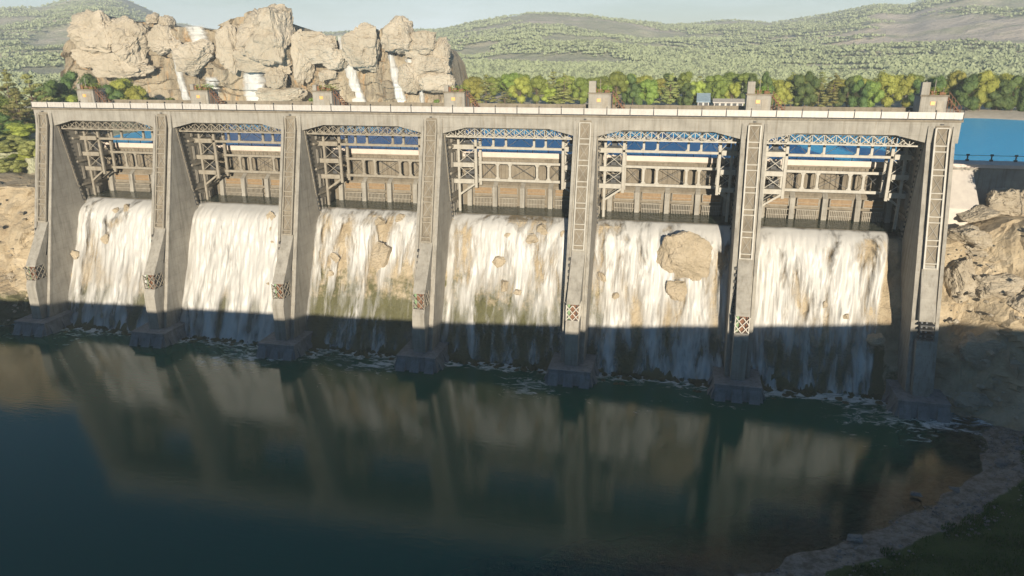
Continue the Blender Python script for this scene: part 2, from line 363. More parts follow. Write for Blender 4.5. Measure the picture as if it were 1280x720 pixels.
def fr(y): return y
def make_pier(i):
    t = thing('dam_pier', 'PIER', 'dam pier', (L*i, 0, 0), 'concrete piers of the dam')
    # tapering buttress
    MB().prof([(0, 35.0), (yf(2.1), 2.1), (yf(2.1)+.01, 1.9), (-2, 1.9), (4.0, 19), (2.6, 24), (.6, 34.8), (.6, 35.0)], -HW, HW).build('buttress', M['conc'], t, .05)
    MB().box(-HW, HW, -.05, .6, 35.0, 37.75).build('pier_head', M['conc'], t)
    # flange strips framing the front face
    fm = MB()
    for sx in (-1, 1):
        a, b = sorted((sx*HW*1.0, sx*(HW-.42)))
        a -= 0 if sx > 0 else .03; b += .03 if sx > 0 else 0
        fm.prof([(-.19, 37.2), (yf(35)-.19, 35), (yf(2.3)-.2, 2.3), (yf(2.3)+.3, 2.3), (yf(35)+.02, 35), (-.04, 37.2)], a, b)
    fm.build('front_flange', M['conc'], t)
    # side wall running back to the gates
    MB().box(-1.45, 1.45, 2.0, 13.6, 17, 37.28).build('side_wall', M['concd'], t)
    for sx in (-1, 1):
        x = sx*HW; e = .1
        rb = MB()
        for z0, z1 in ((34, 36.2),):
            pass
        w0, w1 = sorted((sx*(HW-.1), sx*(HW+.09)))
        rb.prof([(.62, 34.9), (2.62, 24), (4.02, 19.2), (4.4, 19.2), (3.0, 24), (1.0, 34.9)], w0, w1)
        rb.build('edge_rib', M['cream'], t)
        for z0 in (20.6, 24.8, 29, 33):
            for y0 in (4.6, 7.3, 10.0):
                pp = MB(); a, b = sorted((sx*1.44, sx*(1.62)))
                pp.box(a, b, y0, y0+1.7, z0, z0+2.4)
                a, b = sorted((sx*1.62, sx*1.72)); pp.box(a, b, y0+.15, y0+.35, z0+.1, z0+2.3).box(a, b, y0+1.35, y0+1.55, z0+.1, z0+2.3)
                pp.build('wall_panel', M['concd'], t)
        sb = MB()
        for z0 in (23.7, 28.0, 32.2):
            a, b = sorted((sx*1.44, sx*1.8)); sb.box(a, b, 3.6, 12, z0, z0+.35)
        sb.build('ledge', M['cream'], t)
        bl = MB()      # lifting rack teeth up the rib edge
        for q in range(16):
            z = 15.5-q*.62; yy = yf(z)+2.2
        for q in range(18):
            z = 21+q*.75; a, b = sorted((sx*1.44, sx*1.95)); yy = 3.15-(z-21)*.165
            if q == 0: bl.bar(((a+b)/2, 3.2, 21), ((a+b)/2, 3.2-13*.165, 34), .12)
            bl.box(a, b, yy, yy+.18, z, z+.3)
        bl.build('rack_teeth', M['dark'], t)
    # front channel back-plate and ladder frame
    lm = M['lcream'] if i >= 4 else M['cream']
    def P(z, off): return yf(z)-off
    ch = MB()
    ch.prof([(-.13, 37.3), (yf(35)-.14, 35), (P(18.6, .14), 18.6), (P(18.6, -.05), 18.6), (yf(35)+.02, 35), (-.03, 37.3)], -.85, .85)
    ch.build('channel_plate', M['conc2'], t)
    lf = MB()
    z0, z1 = 18.7, 37.0
    def py(z, off): return (yf(z) if z < 36 else 0)-off
    for sx in (-1, 1):
        lf.bar((sx*.82, py(z1, .36), z1), (sx*.82, py(35.5, .36), 35.5), .2, .3)
        lf.bar((sx*.82, py(35.5, .36), 35.5), (sx*.82, py(z0, .36), z0), .2, .3)
    z = z1; cells = []
    big, small = 2.3, .75
    for q in range(6):
        cells.append((z-big, z)); lf.bar((-.8, py(z, .34), z), (.8, py(z, .34), z), .16, .2)
        z -= big; lf.bar((-.8, py(z, .34), z), (.8, py(z, .34), z), .16, .2); z -= small
    lf.bar((-.8, py(z0+.1, .34), z0+.1), (.8, py(z0+.1, .34), z0+.1), .2)
    lf.build('ladder_frame', lm, t)
    xb = MB()
    for a, b in cells:
        xb.bar((-.68, py(a, .2), a+.1), (.68, py(b, .2), b-.1), .07, .07); xb.bar((.68, py(a, .22), a+.1), (-.68, py(b, .22), b-.1), .07, .07)
    xb.build('cross_bracing', M['conc'], t)
    # hooded gate-hoist chute and column
    if i < 6:
        cw = 1.0
        MB().prof([(-4.75, 18.75), (-9.45, 11.6), (-7.2, 11.6), (-4.9, 17.5)], -cw, cw).build('hood_plate', M['conc'], t, .04)
        lb = MB()
        for x in (-cw, cw-.1):
            for y in (-9.75, -7.4): lb.box(x, x+.1, y, y+.12, 9.15, 11.6)
        for q in range(2):
            za, zb = 9.2+q*1.18, 9.2+(q+1)*1.18
            for (x0, y0, x1, y1) in ((-cw, -9.7, cw, -9.7), (cw-.05, -9.7, cw-.05, -7.4), (-cw+.05, -9.7, -cw+.05, -7.4)):
                xm, ym = (x0+x1)/2, (y0+y1)/2
                lb.bar((x0, y0, za), (xm, ym, zb), .11); lb.bar((xm, ym, za), (x0, y0, zb), .11); lb.bar((xm, ym, za), (x1, y1, zb), .11); lb.bar((x1, y1, za), (xm, ym, zb), .11)
        lb.build('lattice_box', M['cream'] if i < 4 else M['white'], t)
        MB().box(-.35, .4, -9.3, -8.1, 9.2, 11.58).box(.55, .8, -9.2, -7.6, 9.2, 11.58).build('winding_gear', M['rust'], t)
        MB().box(-.9, .9, -9.0, -7.5, 9.22, 11.56).build('gear_case', M['dark'], t)
        MB().box(-.82, -.45, -9.1, -7.6, 9.2, 11.58).build('gear_cover', M['green'], t)
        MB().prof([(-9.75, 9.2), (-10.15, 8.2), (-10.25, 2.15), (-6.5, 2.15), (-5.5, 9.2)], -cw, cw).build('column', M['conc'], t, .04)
        MB().box(-cw+.02, cw-.02, -7.3, -5.5, 9.2, 13).build('chute_back', M['conc'], t)
        sc = MB()
        for q in range(9): sc.box(-1.35, -1.05, yf(10+q*.9)-.5, yf(10+q*.9)-.1, 10+q*.9, 10.4+q*.9)
        sc.build('side_cleats', M['dark'], t)
    else:
        cw = 1.0
        MB().prof([(-4.75, 19.2), (-7.6, 12.0), (-6.3, 12.0), (-4.7, 18.5)], -cw, cw).build('hood_plate', M['conc'], t, .04)
        tb = MB()
        for x in (-.5, .1): tb.tube((x, -7.6, 9.3), (x, -7.1, 12.1), .14, 8)
        tb.build('hoist_tube', M['brass'], t)
        rg = MB()
        for q in range(4): rg.box(-.85, .95, -8.0, -6.6, 9.6+q*.62, 9.8+q*.62)
        rg.build('collar', M['dark'], t)
        MB().prof([(-8.2, 9.4), (-10.25, 2.15), (-6.5, 2.15), (-5.5, 9.4)], -cw-.1, cw+.1).build('column', M['conc'], t, .04)
    # footing with sloping skirt and toes
    p = MB()
    x1, ya, yb = 3.15, -12.0, -2.5; X1, Ya, Yb = 4.15, -13.2, -2
    p.raw([(-x1, ya, 1.9), (x1, ya, 1.9), (x1, yb, 1.9), (-x1, yb, 1.9), (-X1, Ya, -2.5), (X1, Ya, -2.5), (X1, Yb, -2.5), (-X1, Yb, -2.5)],
          [(0, 1, 2, 3), (4, 7, 6, 5), (0, 4, 5, 1), (1, 5, 6, 2), (2, 6, 7, 3), (3, 7, 4, 0)])
    p.box(-x1-.12, x1+.12, ya-.12, yb, 1.903, 2.2)
    f_ = p.build('footing', M['ped'], t, .06)
    tt = MB()
    for x in (-3.0, -.7, 1.7):
        tt.raw([(x, ya-.1, 1.6), (x+1.3, ya-.1, 1.6), (x+1.5, ya-1.9, -1.2), (x-.2, ya-1.9, -1.2), (x, ya+.4, 1.6), (x+1.3, ya+.4, 1.6), (x+1.5, ya+.4, -2.5), (x-.2, ya+.4, -2.5)],
               [(0, 3, 2, 1), (0, 1, 5, 4), (1, 2, 6, 5), (0, 4, 7, 3)])
    for sx in (-1, 1):
        for y in (-11.2, -8.4, -5.6):
            xa, xb_ = sx*(x1+.05), sx*(x1+1.5)
            tt.raw([(xa, y, 1.6), (xa, y+1.3, 1.6), (xb_, y+1.5, -1.2), (xb_, y-.2, -1.2), (xa-.4*sx, y, 1.6), (xa-.4*sx, y+1.3, 1.6), (xa-.4*sx, y+1.5, -2.5), (xa-.4*sx, y-.2, -2.5)],
                   [(0, 3, 2, 1), (0, 1, 5, 4), (1, 2, 6, 5), (0, 4, 7, 3)])
    tt.build('footing_toe', M['ped'], t)
    return t
PL = ['leftmost concrete dam pier, beside the rocky left bank',
      'second concrete dam pier from the left, between the first two waterfalls',
      'third concrete dam pier from the left, with beige ladder frame',
      'middle one of seven concrete dam piers, standing between third and fourth waterfalls',
      'concrete dam pier just left of the fall with the big round boulder',
      'concrete dam pier just right of the fall with the big round boulder',
      'rightmost concrete dam pier, against the rock bank, with bare hoist tubes under its hood']
p0 = None; PI_ = {}
for i in range(7):
    if i in (0, 4, 6): t = make_pier(i); PI_[i] = t
    else:
        t = copy_tree(PI_[0 if i < 4 else 4]); t.location.x = L*i
    t['label'] = PL[i]

# ------------------------------------------------------------------ trusses, frames and gates
def make_truss(wm):
    t = thing('roof_truss', 'T', 'truss', (0, 0, 0), 'lattice trusses under the deck')
    c = MB()
    for y in (1.5, 3.3):
        for z in (34.35, 35.75): c.bar((1.75, y, z), (22.25, y, z), .2, .26)
    c.build('chord', wm, t)
    w = MB(); n = 13; dx = 20.5/n
    for q in range(n):
        xa, xb = 1.75+q*dx, 1.75+(q+1)*dx; xm = (xa+xb)/2
        for y in (1.5, 3.3):
            w.bar((xa, y, 34.4), (xb, y+.02, 35.7), .09); w.bar((xa, y, 35.7), (xb, y-.02, 34.4), .09); w.bar((xa, y, 34.4), (xa, y, 35.7), .09)
        w.bar((xa, 1.5, 35.75), (xa, 3.3, 35.75), .08); w.bar((xa, 1.5, 34.35), (xa, 3.3, 34.35), .1); w.bar((xa, 1.5, 34.35), (xb, 3.3, 34.35), .08)
        w.bar((xm, 1.5, 35.75), (xm, 3.3, 34.35), .08)
    w.build('web', wm, t)
    return t
def make_frame(wm):
    t = thing('gate_frame', 'F', 'steel frame', (0, 0, 0), 'steel gate lifting frames')
    W_ = wm
    for nm, x, zb in (('post', 5.4, 25.6), ('post', 19.8, 25.8)):
        for y in (5.6, 8.4):
            MB().box(x-.22, x+.22, y-.2, y+.2, zb, 35.9).build(nm, W_, t, .03)
    for x in (2.5, 21.6):
        MB().box(x-.2, x+.2, 5.4, 5.8, 21.5, 35.9).build('post', W_, t, .03)
    for z in (31.9, 29.0, 26.3):
        for x0, x1 in ((1.5, 5.15), (20.05, 22.5)):
            MB().box(x0, x1, 5.2, 8.8, z, z+.75).build('landing', W_, t, .03)
    br = MB()
    for x0, x1 in ((2.6, 5.2), (20.0, 22.4)):
        for z0, z1 in ((32.7, 35.4), (29.8, 31.9), (27.1, 29.0)):
            for y in (5.6, 8.4):
                br = MB(); br.bar((x0, y, z0), (x1, y, z1), .09); br.bar((x0, y+.01, z1), (x1, y+.01, z0), .09)
                br.build('tower_bracing', W_, t)
    for y in (5.6, 8.4):
        MB().bar((5.3, y, 26.3), (2.4, y, 24.3), .3).build('bracket', W_, t)
        MB().bar((19.9, y, 26.3), (21.8, y, 25.0), .3).build('bracket', W_, t)
    # upper open tier
    MB().box(5.2, 20, 5.4, 5.8, 32.0, 32.4).build('cross_beam', W_, t, .03)
    MB().box(5.2, 20, 8.05, 8.35, 31.7, 31.95).build('cross_beam', W_, t, .03)
    for x in (8.4, 10.5, 15.1, 17.0):
        m_ = MB().box(x-.17, x+.17, 5.45, 5.75, 32.4, 35.9)
        m_.raw([(x-.17, 5.5, 32.4), (x-.45, 5.5, 32.4), (x-.17, 5.5, 32.7), (x-.17, 5.7, 32.4), (x-.45, 5.7, 32.4), (x-.17, 5.7, 32.7)], [(0, 1, 2), (3, 5, 4), (1, 4, 5, 2), (0, 3, 4, 1)])
        m_.build('upright', W_, t)
    for a, b in ((5.6, 8.2), (10.7, 14.9), (17.2, 19.6)):
        MB().bar((a, 5.9, 32.4), (b, 5.9, 35.2), .07).bar((b, 5.91, 32.4), (a, 5.91, 35.2), .07).build('tie_rods', M['dark'], t)
        MB().bar((a, 8.5, 26.9), (b, 8.5, 29.4), .07).bar((b, 8.51, 26.9), (a, 8.51, 29.4), .07).build('tie_rods', M['dark'], t)
    # lower tier in front of the gate
    MB().box(5.2, 20, 8.0, 8.4, 29.2, 29.6).build('cross_beam', W_, t, .03)
    MB().box(3.0, 20, 8.0, 8.4, 26.3, 26.75).build('cross_beam', W_, t, .03)
    for x in (8.4, 10.5, 15.1, 17.0):
        m_ = MB().box(x-.18, x+.18, 8.05, 8.35, 26.75, 29.2)
        for sx in (-1, 1):
            for zz, dz in ((26.75, .35), (29.2, -.35)):
                m_.raw([(x+sx*.18, 8.1, zz), (x+sx*.42, 8.1, zz), (x+sx*.18, 8.1, zz+dz), (x+sx*.18, 8.3, zz), (x+sx*.42, 8.3, zz), (x+sx*.18, 8.3, zz+dz)], [(0, 1, 2), (3, 5, 4), (1, 4, 5, 2), (0, 3, 4, 1)])
        m_.build('upright', W_, t)
    # small motors and pulleys hanging in the left tower
    for z in (33.2, 30.2, 27.4):
        MB().tube((3.3, 7, z+.5), (4.8, 7, z+.5), .42, 10).box(3.4, 4.2, 6.3, 7.6, z-.35, z+.15).build('hoist_motor', M['dark'], t)
        MB().box(20.7, 21.3, 6.2, 7.4, z-.2, z+.7).build('control_box', M['dark'], t)
    return t
def make_gate():
    t = thing('sluice_gate', 'G', 'sluice gate', (0, 0, 0), 'sluice gates holding back the reservoir')
    MB().box(1.45, 22.55, 11.0, 12.6, 26.0, 29.7).build('upper_wall', M['conc2'], t)
    MB().prof([(11.0, 26.0), (10.2, 25.3), (10.2, 20.5), (12.6, 20.5), (12.6, 26.0)], 1.45, 22.55).build('lower_wall', M['conc2'], t)
    MB().box(1.45, 22.55, 10.6, 13.4, 29.7, 29.95).build('walkway', M['conc2'], t)
    MB().box(1.5, 22.5, 10.55, 10.8, 29.95, 30.8).build('walkway_parapet', M['peach'], t, .03)
    r = MB()
    for q in range(8): r.box(2.5+q*2.7, 2.58+q*2.7, 13.1, 13.18, 29.95, 31.2)
    r.box(1.5, 22.5, 13.1, 13.16, 31.1, 31.18).box(1.5, 22.5, 13.1, 13.16, 30.6, 30.65)
    r.build('handrail', M['dark'], t)
    rv = MB()
    for q in range(26): rv.box(1.7+q*.8, 1.9+q*.8, 10.86, 10.998, 26.2, 29.6)
    rv.build('stiffener_ribs', M['conc2'], t)
    for x in (3.05, 7.5, 12.3, 17.1, 21.5):
        MB().prof([(10.9, 25.9), (9.5, 25.0), (9.2, 21.3), (10.3, 21.3), (10.3, 25.5)], x-.38, x+.38).build('rib_pillar', M['conc'], t, .03)
    for x0 in (3.75, 8.2, 13.0, 17.8):
        w = 3.3 if x0 < 17 else 3.0
        h = MB().box(x0+.15, x0+w-.15, 9.75, 10.19, 23.9, 24.9).build('hatch', M['orange'], t)
        MB().bar((x0, 9.7, 23.8), (x0+w, 9.7, 23.8), .12).bar((x0, 9.7, 25.0), (x0+w, 9.7, 25.0), .12).bar((x0+.06, 9.7, 23.8), (x0+.06, 9.7, 25), .12).bar((x0+w-.06, 9.7, 23.8), (x0+w-.06, 9.7, 25), .12)\
            .bar((x0+.1, 9.66, 24.3), (x0+w-.1, 9.66, 24.3), .06).build('hatch_rim', M['cream'], h)
        g = MB(); nn = int(w/.26)
        for q in range(nn): g.box(x0+.08+q*.26, x0+.2+q*.26, 9.5, 9.8, 21.6, 23.3)
        g.box(x0, x0+w, 9.45, 9.85, 23.15, 23.3).box(x0, x0+w, 9.45, 9.85, 22.3, 22.4)
        g.build('grille', M['cream'], t)
    return t
G0 = make_gate(); T0, F0 = make_truss(M['cream']), make_frame(M['cream']); T1, F1 = make_truss(M['lcream']), make_frame(M['lcream'])
for i in range(6):
    for src, nm, txt in ((T0, 'truss', 'white zigzag lattice truss slung under the deck in the %s'),
                         (F0, 'frame', 'white steel lifting frame with landings in the %s'),
                         (G0, 'gate', 'ribbed concrete sluice gate with ochre hatches in the %s')):
        if i >= 3 and nm != 'gate': src = T1 if nm == 'truss' else F1
        o = src if i == 0 or (i == 3 and nm != 'gate') else copy_tree(src)
        o.location = (L*i, 0, 0); o['label'] = txt % BAYTXT[i]

# control houses
def make_house(fin):
    t = thing('control_house', 'C', 'control house', (0, 0, 38.006), 'small concrete control houses along the deck')
    MB().box(-.8, 2.75, 8.8, 12.0, 0, 2.55).build('wall', M['conc'], t, .03)
    MB().box(-.95, 2.9, 8.65, 12.15, 2.553, 2.75).build('roof', M['conc2'], t, .03)
    MB().prof([(9.0, 2.75), (9.0, 2.8+fin), (9.9, 2.8+fin), (9.9, 2.75)], -.8, .3 if fin > 1 else -.1).build('roof_tower', M['conc'], t, .03)
    MB().box(.55, 1.15, 8.68, 8.797, 1.35, 1.85).build('warning_sign', M['amber'], t)
    MB().box(1.4, 2.3, 8.7, 8.797, .1, 1.95).build('door', M['cream'], t)
    st = MB()
    for q in range(6): st.box(2.95+q*.32, 3.3+q*.32, 9.2, 10.6, 2.1-q*.36, 2.2-q*.36)
    st.bar((2.9, 9.2, 2.4), (4.9, 9.2, .1), .09).bar((2.9, 10.6, 2.4), (4.9, 10.6, .1), .09).bar((2.9, 9.2, 3.2), (4.9, 9.2, 1.0), .06)
    for q in range(5): st.bar((3+q*.45, 9.2, 0), (3+q*.45, 9.2, 3.1-q*.5), .06)
    st.build('side_stairs', M['rust'], t)
    for x, h in ((-.2, 1.9), (1.0, 2.1), (.2, 1.2), (2.2, 1.0)):
        MB().tube((x, 9.3, 2.7), (x, 9.3, 2.75+h), .05, 6).build('roof_mast', M['cream'], t)
    MB().box(.6, 1.3, 9.3, 10.1, 2.753, 3.3).box(1.7, 2.5, 9.2, 10.4, 2.753, 3.15).box(-.05, .4, 9.2, 9.6, 2.753, 3.5).build('roof_equipment', M['rust'], t)
    # weeds growing on the roof
    v, f = [], []
    for q in range(420):
        x, y, z = random.uniform(.4, 2.8), random.uniform(8.9, 11.8), 2.76+random.random()**2*.9
        a = Vector((random.uniform(-.2, .2), random.uniform(-.2, .2), random.uniform(-.05, .25)))
        b = Vector((random.uniform(-.2, .2), random.uniform(-.2, .2), random.uniform(-.05, .2)))
        n_ = len(v); v += [(x, y, z), (x+a.x, y+a.y, z+a.z), (x+b.x, y+b.y, z+b.z)]; f.append((n_, n_+1, n_+2))
    tag(mesh_obj('roof_weeds', v, f, M['leaf_green'], t), kind='stuff')
    return t
HL, HT = make_house(.9), make_house(1.7)
CL = ['small control house with rusty side stairs above the leftmost pier', 'small control house on the deck above the second pier from the left',
      'small control house on the deck above the third pier from the left', 'control house just right of the cliff, above the middle pier',
      'control house with a tall roof block above the fifth pier from the left', 'control house with tall roof block above the sixth pier, by the bungalow',
      'control house with a tall roof block above the rightmost pier']
for i in range(7):
    src = HL if i < 4 else HT
    o = src if i in (0, 4) else copy_tree(src)
    o.location.x = L*i+(.3 if i < 3 else 0); o['label'] = CL[i]

# ------------------------------------------------------------------ rock face behind the falls and both banks
def crest(x):
    l = smooth01(-3, -16, x); r = smooth01(147, 156, x)
    return 20.7+l*(3.0+3.5*smooth01(-20, -60, x))+r*(3.6+3*smooth01(160, 190, x))
def face_pt(x, s):
    """s 0 = below pool .. 1 = top shelf"""
    zc = crest(x)
    if s < .8:
        t = s/.8; z = -2.5+t*(zc+2.5); y = -8.2+9.4*t+1.6*t**3
        y -= 1.9*smooth01(.25, .0, t)
        out = smooth01(146, 160, x)
        y -= out*(3+6*smooth01(.6, 0, t))
        outl = smooth01(-4, -20, x); y -= outl*(1+4*smooth01(.5, 0, t))
    else:
        t = (s-.8)/.2; z = zc+.4*t; y = 2.8+t*11.2
    return y, z
xs = np.concatenate([np.arange(-140, -12, 2.), np.arange(-12, 165, .5), np.arange(165, 300, 2.)]); ss = np.linspace(0, 1, 74)
vs = []; moss = []
for x in xs:
    inside = 1 if -2 < x < 146 else 0
    for s in ss:
        y, z = face_pt(x, s)
        amp = (.65 if inside else 1.7)
        d = fbm(x, y, z, 5, .16)*amp + abs(fbm(x+31, y, z, 4, .09))*amp*.9 + fbm(x, z*.4, 3, 4, .5)*.35
        if not inside: d += noise.cell(Vector((x*.16+fbm(x, z, 1, 2, .15), z*.22+fbm(x, z, 5, 2, .15), y*.1)))*1.1
        if s > .8 and inside: d *= .15
        nz_ = fbm(x+9, y+50, z, 4, .12)*(1.2 if not inside else .2)
        vs.append((x+(fbm(x, y+20, z, 3, .2)*.8), y-d+(1.25 if inside else 0), z+(nz_ if s < .78 or not inside else 0)))
        bay = (x/L) % 6
        mo = .22+.75*smooth01(9, 3, z)
        if 48 < x < 100: mo += .38*smooth01(18, 7, z)
        if 140 < x: mo -= .45
        if not inside: mo -= .25
        moss.append(mo)
o = mesh_obj('rock_bank', vs, grid_faces(len(xs), len(ss)), M['rock'], smooth=False)
setattr_f(o.data, 'moss', moss); tag(o, 'tan rock face running under the falls and out to both banks', kind='structure')

def rock_mesh(name, sx, sy, sz, seed, mat, sub=3, rough=.1, npt=16, blocky=.6):
    rr = random.Random(seed); bm = bmesh.new()
    for q in range(npt):
        v = Vector((rr.uniform(-1, 1), rr.uniform(-1, 1), rr.uniform(-1, 1)))
        m_ = max(abs(v.x), abs(v.y), abs(v.z)); l_ = v.length
        v = v/(blocky*m_+(1-blocky)*l_)*rr.uniform(.85, 1.05)
        bm.verts.new(v)
    r_ = bmesh.ops.convex_hull(bm, input=bm.verts)
    bmesh.ops.delete(bm, geom=[g for g in r_['geom_interior'] if isinstance(g, bmesh.types.BMVert)], context='VERTS')
    bmesh.ops.triangulate(bm, faces=bm.faces)
    for q in range(sub): bmesh.ops.subdivide_edges(bm, edges=bm.edges, cuts=1, use_grid_fill=True, smooth=.03 if q == 0 else 0)
    off = seed*13.7
    for v in bm.verts:
        p = v.co*1.0
        nrm = p.normalized()
        d = fbm(p.x*1.4+off, p.y*1.4, p.z*1.4, 5)*rough*1.6
        d -= max(0, .10-abs(fbm(p.x*.9+off+5, p.y*.9, p.z*1.6, 3)))*rough*7
        d += (noise.cell(Vector((p.x*2.1+off+.5*fbm(p.x*2, p.y*2, p.z*2, 2), p.y*1.7, p.z*2.6)))-.5)*rough*.55
        d += fbm(p.x*6+off, p.y*6, p.z*9, 3)*rough*.35
        v.co = Vector((p.x*sx, p.y*sy, p.z*sz))+Vector((nrm.x*sx, nrm.y*sy, nrm.z*sz))*d
    bmesh.ops.recalc_face_normals(bm, faces=bm.faces)
    me = bpy.data.meshes.new(name); bm.to_mesh(me); bm.free(); me.materials.append(mat)
    return me
def rock(name, loc, size, seed, label, cat='boulder', mat=None, rot=(0, 0, 0), group=None, **kw):
    me = rock_mesh(name, size[0]/2, size[1]/2, size[2]/2, seed, mat or M['boulder'], **kw)
    o = bpy.data.objects.new(name, me); COL.objects.link(o); o.location = loc; o.rotation_euler = rot
    return tag(o, label, cat, group)

# ------------------------------------------------------------------ spillway waterfalls
FALLS = [  # coverage, low-end change, across scale
    (.65, -.12, .9), (.75, -.05, .8), (.565, -.26, 1.0), (.54, -.18, .9), (.575, -.16, 1.0), (.63, -.16, 1.0)]
FT = ['broad white waterfall between the first and second piers, with four stones in it', 'thickest and whitest waterfall, filling the second bay from the left',
      'waterfall over green mossy rock in the third bay from the left', 'thin streaky waterfall over brown and green rock in the fourth bay from the left',
      'waterfall pouring around the big round boulder in the fifth bay from the left', 'rightmost spillway waterfall, stopping short of a bare tan rock strip']
def fall_profile(t):
    pts = [(10.5, 21.75), (7, 21.7), (4.6, 21.6), (3.4, 21.1), (2.5, 20.0), (1.5, 17.8), (.1, 14), (-1.8, 9.5), (-3.6, 5.5), (-5.0, 2.3), (-6.3, -.4)]
    f = t*(len(pts)-1); i = min(int(f), len(pts)-2); f -= i
    p = [Vector(pts[max(0, min(len(pts)-1, q))]) for q in (i-1, i, i+1, i+2)]
    return .5*((2*p[1])+(-p[0]+p[2])*f+(2*p[0]-5*p[1]+4*p[2]-p[3])*f*f+(-p[0]+3*p[1]-3*p[2]+p[3])*f**3)
def fall_sheet(name, x0, x1, seed, cov, low, sx, label, right_cut=None, bulge=.5, fade=.5):
    nx = int((x1-x0)/.16); nz_ = 90
    vs, uv = [], []
    for a in range(nx+1):
        x = x0+(x1-x0)*a/nx
        lip = smooth01(0, 2.2, x-x0)
        for b in range(nz_+1):
            t = b/nz_; p = fall_profile(t)
            y, z = p
            w = smooth01(.25, .45, t)
            st = fbm(x*1.3+seed*11, z*.3, seed, 4)*.42+fbm(x*3+seed*5, z*.2, 2, 3)*.07
            y -= w*(bulge+.35+st)*(.55+.45*lip)
            z += (1-smooth01(.2, .4, t))*(fbm(x*.5+seed, y*.7, 1, 3)*.08)
            if t > .2: z -= (1-lip)*.9*smooth01(.15, .3, t)*(1-t)
            xx = x+(right_cut(t)*(x-x0)/(x1-x0) if right_cut else 0)
            vs.append((xx, y, z)); uv.append((xx, t*4.0+fbm(x*.6, t*3, seed, 2)*.25))
    me_f = grid_faces(nx+1, nz_+1)
    o = mesh_obj(name, vs, me_f, fall_mat(name+'_%d' % seed, seed, cov, low/4, sx), smooth=True)
    ul = o.data.uv_layers.new(name='UVMap')
    li = np.zeros(len(o.data.loops), dtype=np.int32); o.data.loops.foreach_get('vertex_index', li)
    ul.data.foreach_set('uv', np.array(uv, dtype=np.float32)[li].ravel())
    ee = []
    for a in range(nx+1):
        for b in range(nz_+1):
            t = b/nz_; x = x0+(x1-x0)*a/nx
            e = smooth01(.58, .8, t)*(fade+1.1*fbm(x*.45, t*4, seed+40, 4)) - .3*smooth01(.9, 1, t)
            e = max(e, smooth01(.5, .0, min(x-x0, x1-x)+.3*fbm(x, t*8, seed, 2)))
            e = max(e, smooth01(.28, .2, t)*.9)
            ee.append(min(.93, max(0, e)))
    setattr_f(o.data, 'edge', ee)
    tag(o, label, 'waterfall', 'spillway waterfalls'); return o
for i in range(6):
    cov, low, sx = FALLS[i]
    rc = None
    if i == 5: rc = lambda t: -2.9+.8*math.sin(t*5)
    fall_sheet('waterfall', L*i+1.55, L*(i+1)-1.55, i+1, cov, low, sx, FT[i], rc, .6 if i != 1 else 1.1, (.42, .12, .6, .6, .28, .28)[i])
fall_sheet('waterfall', -6.8, -1.6, 9, .68, -.1, 1.0, 'narrow waterfall spilling down outside the leftmost pier', None, .5)

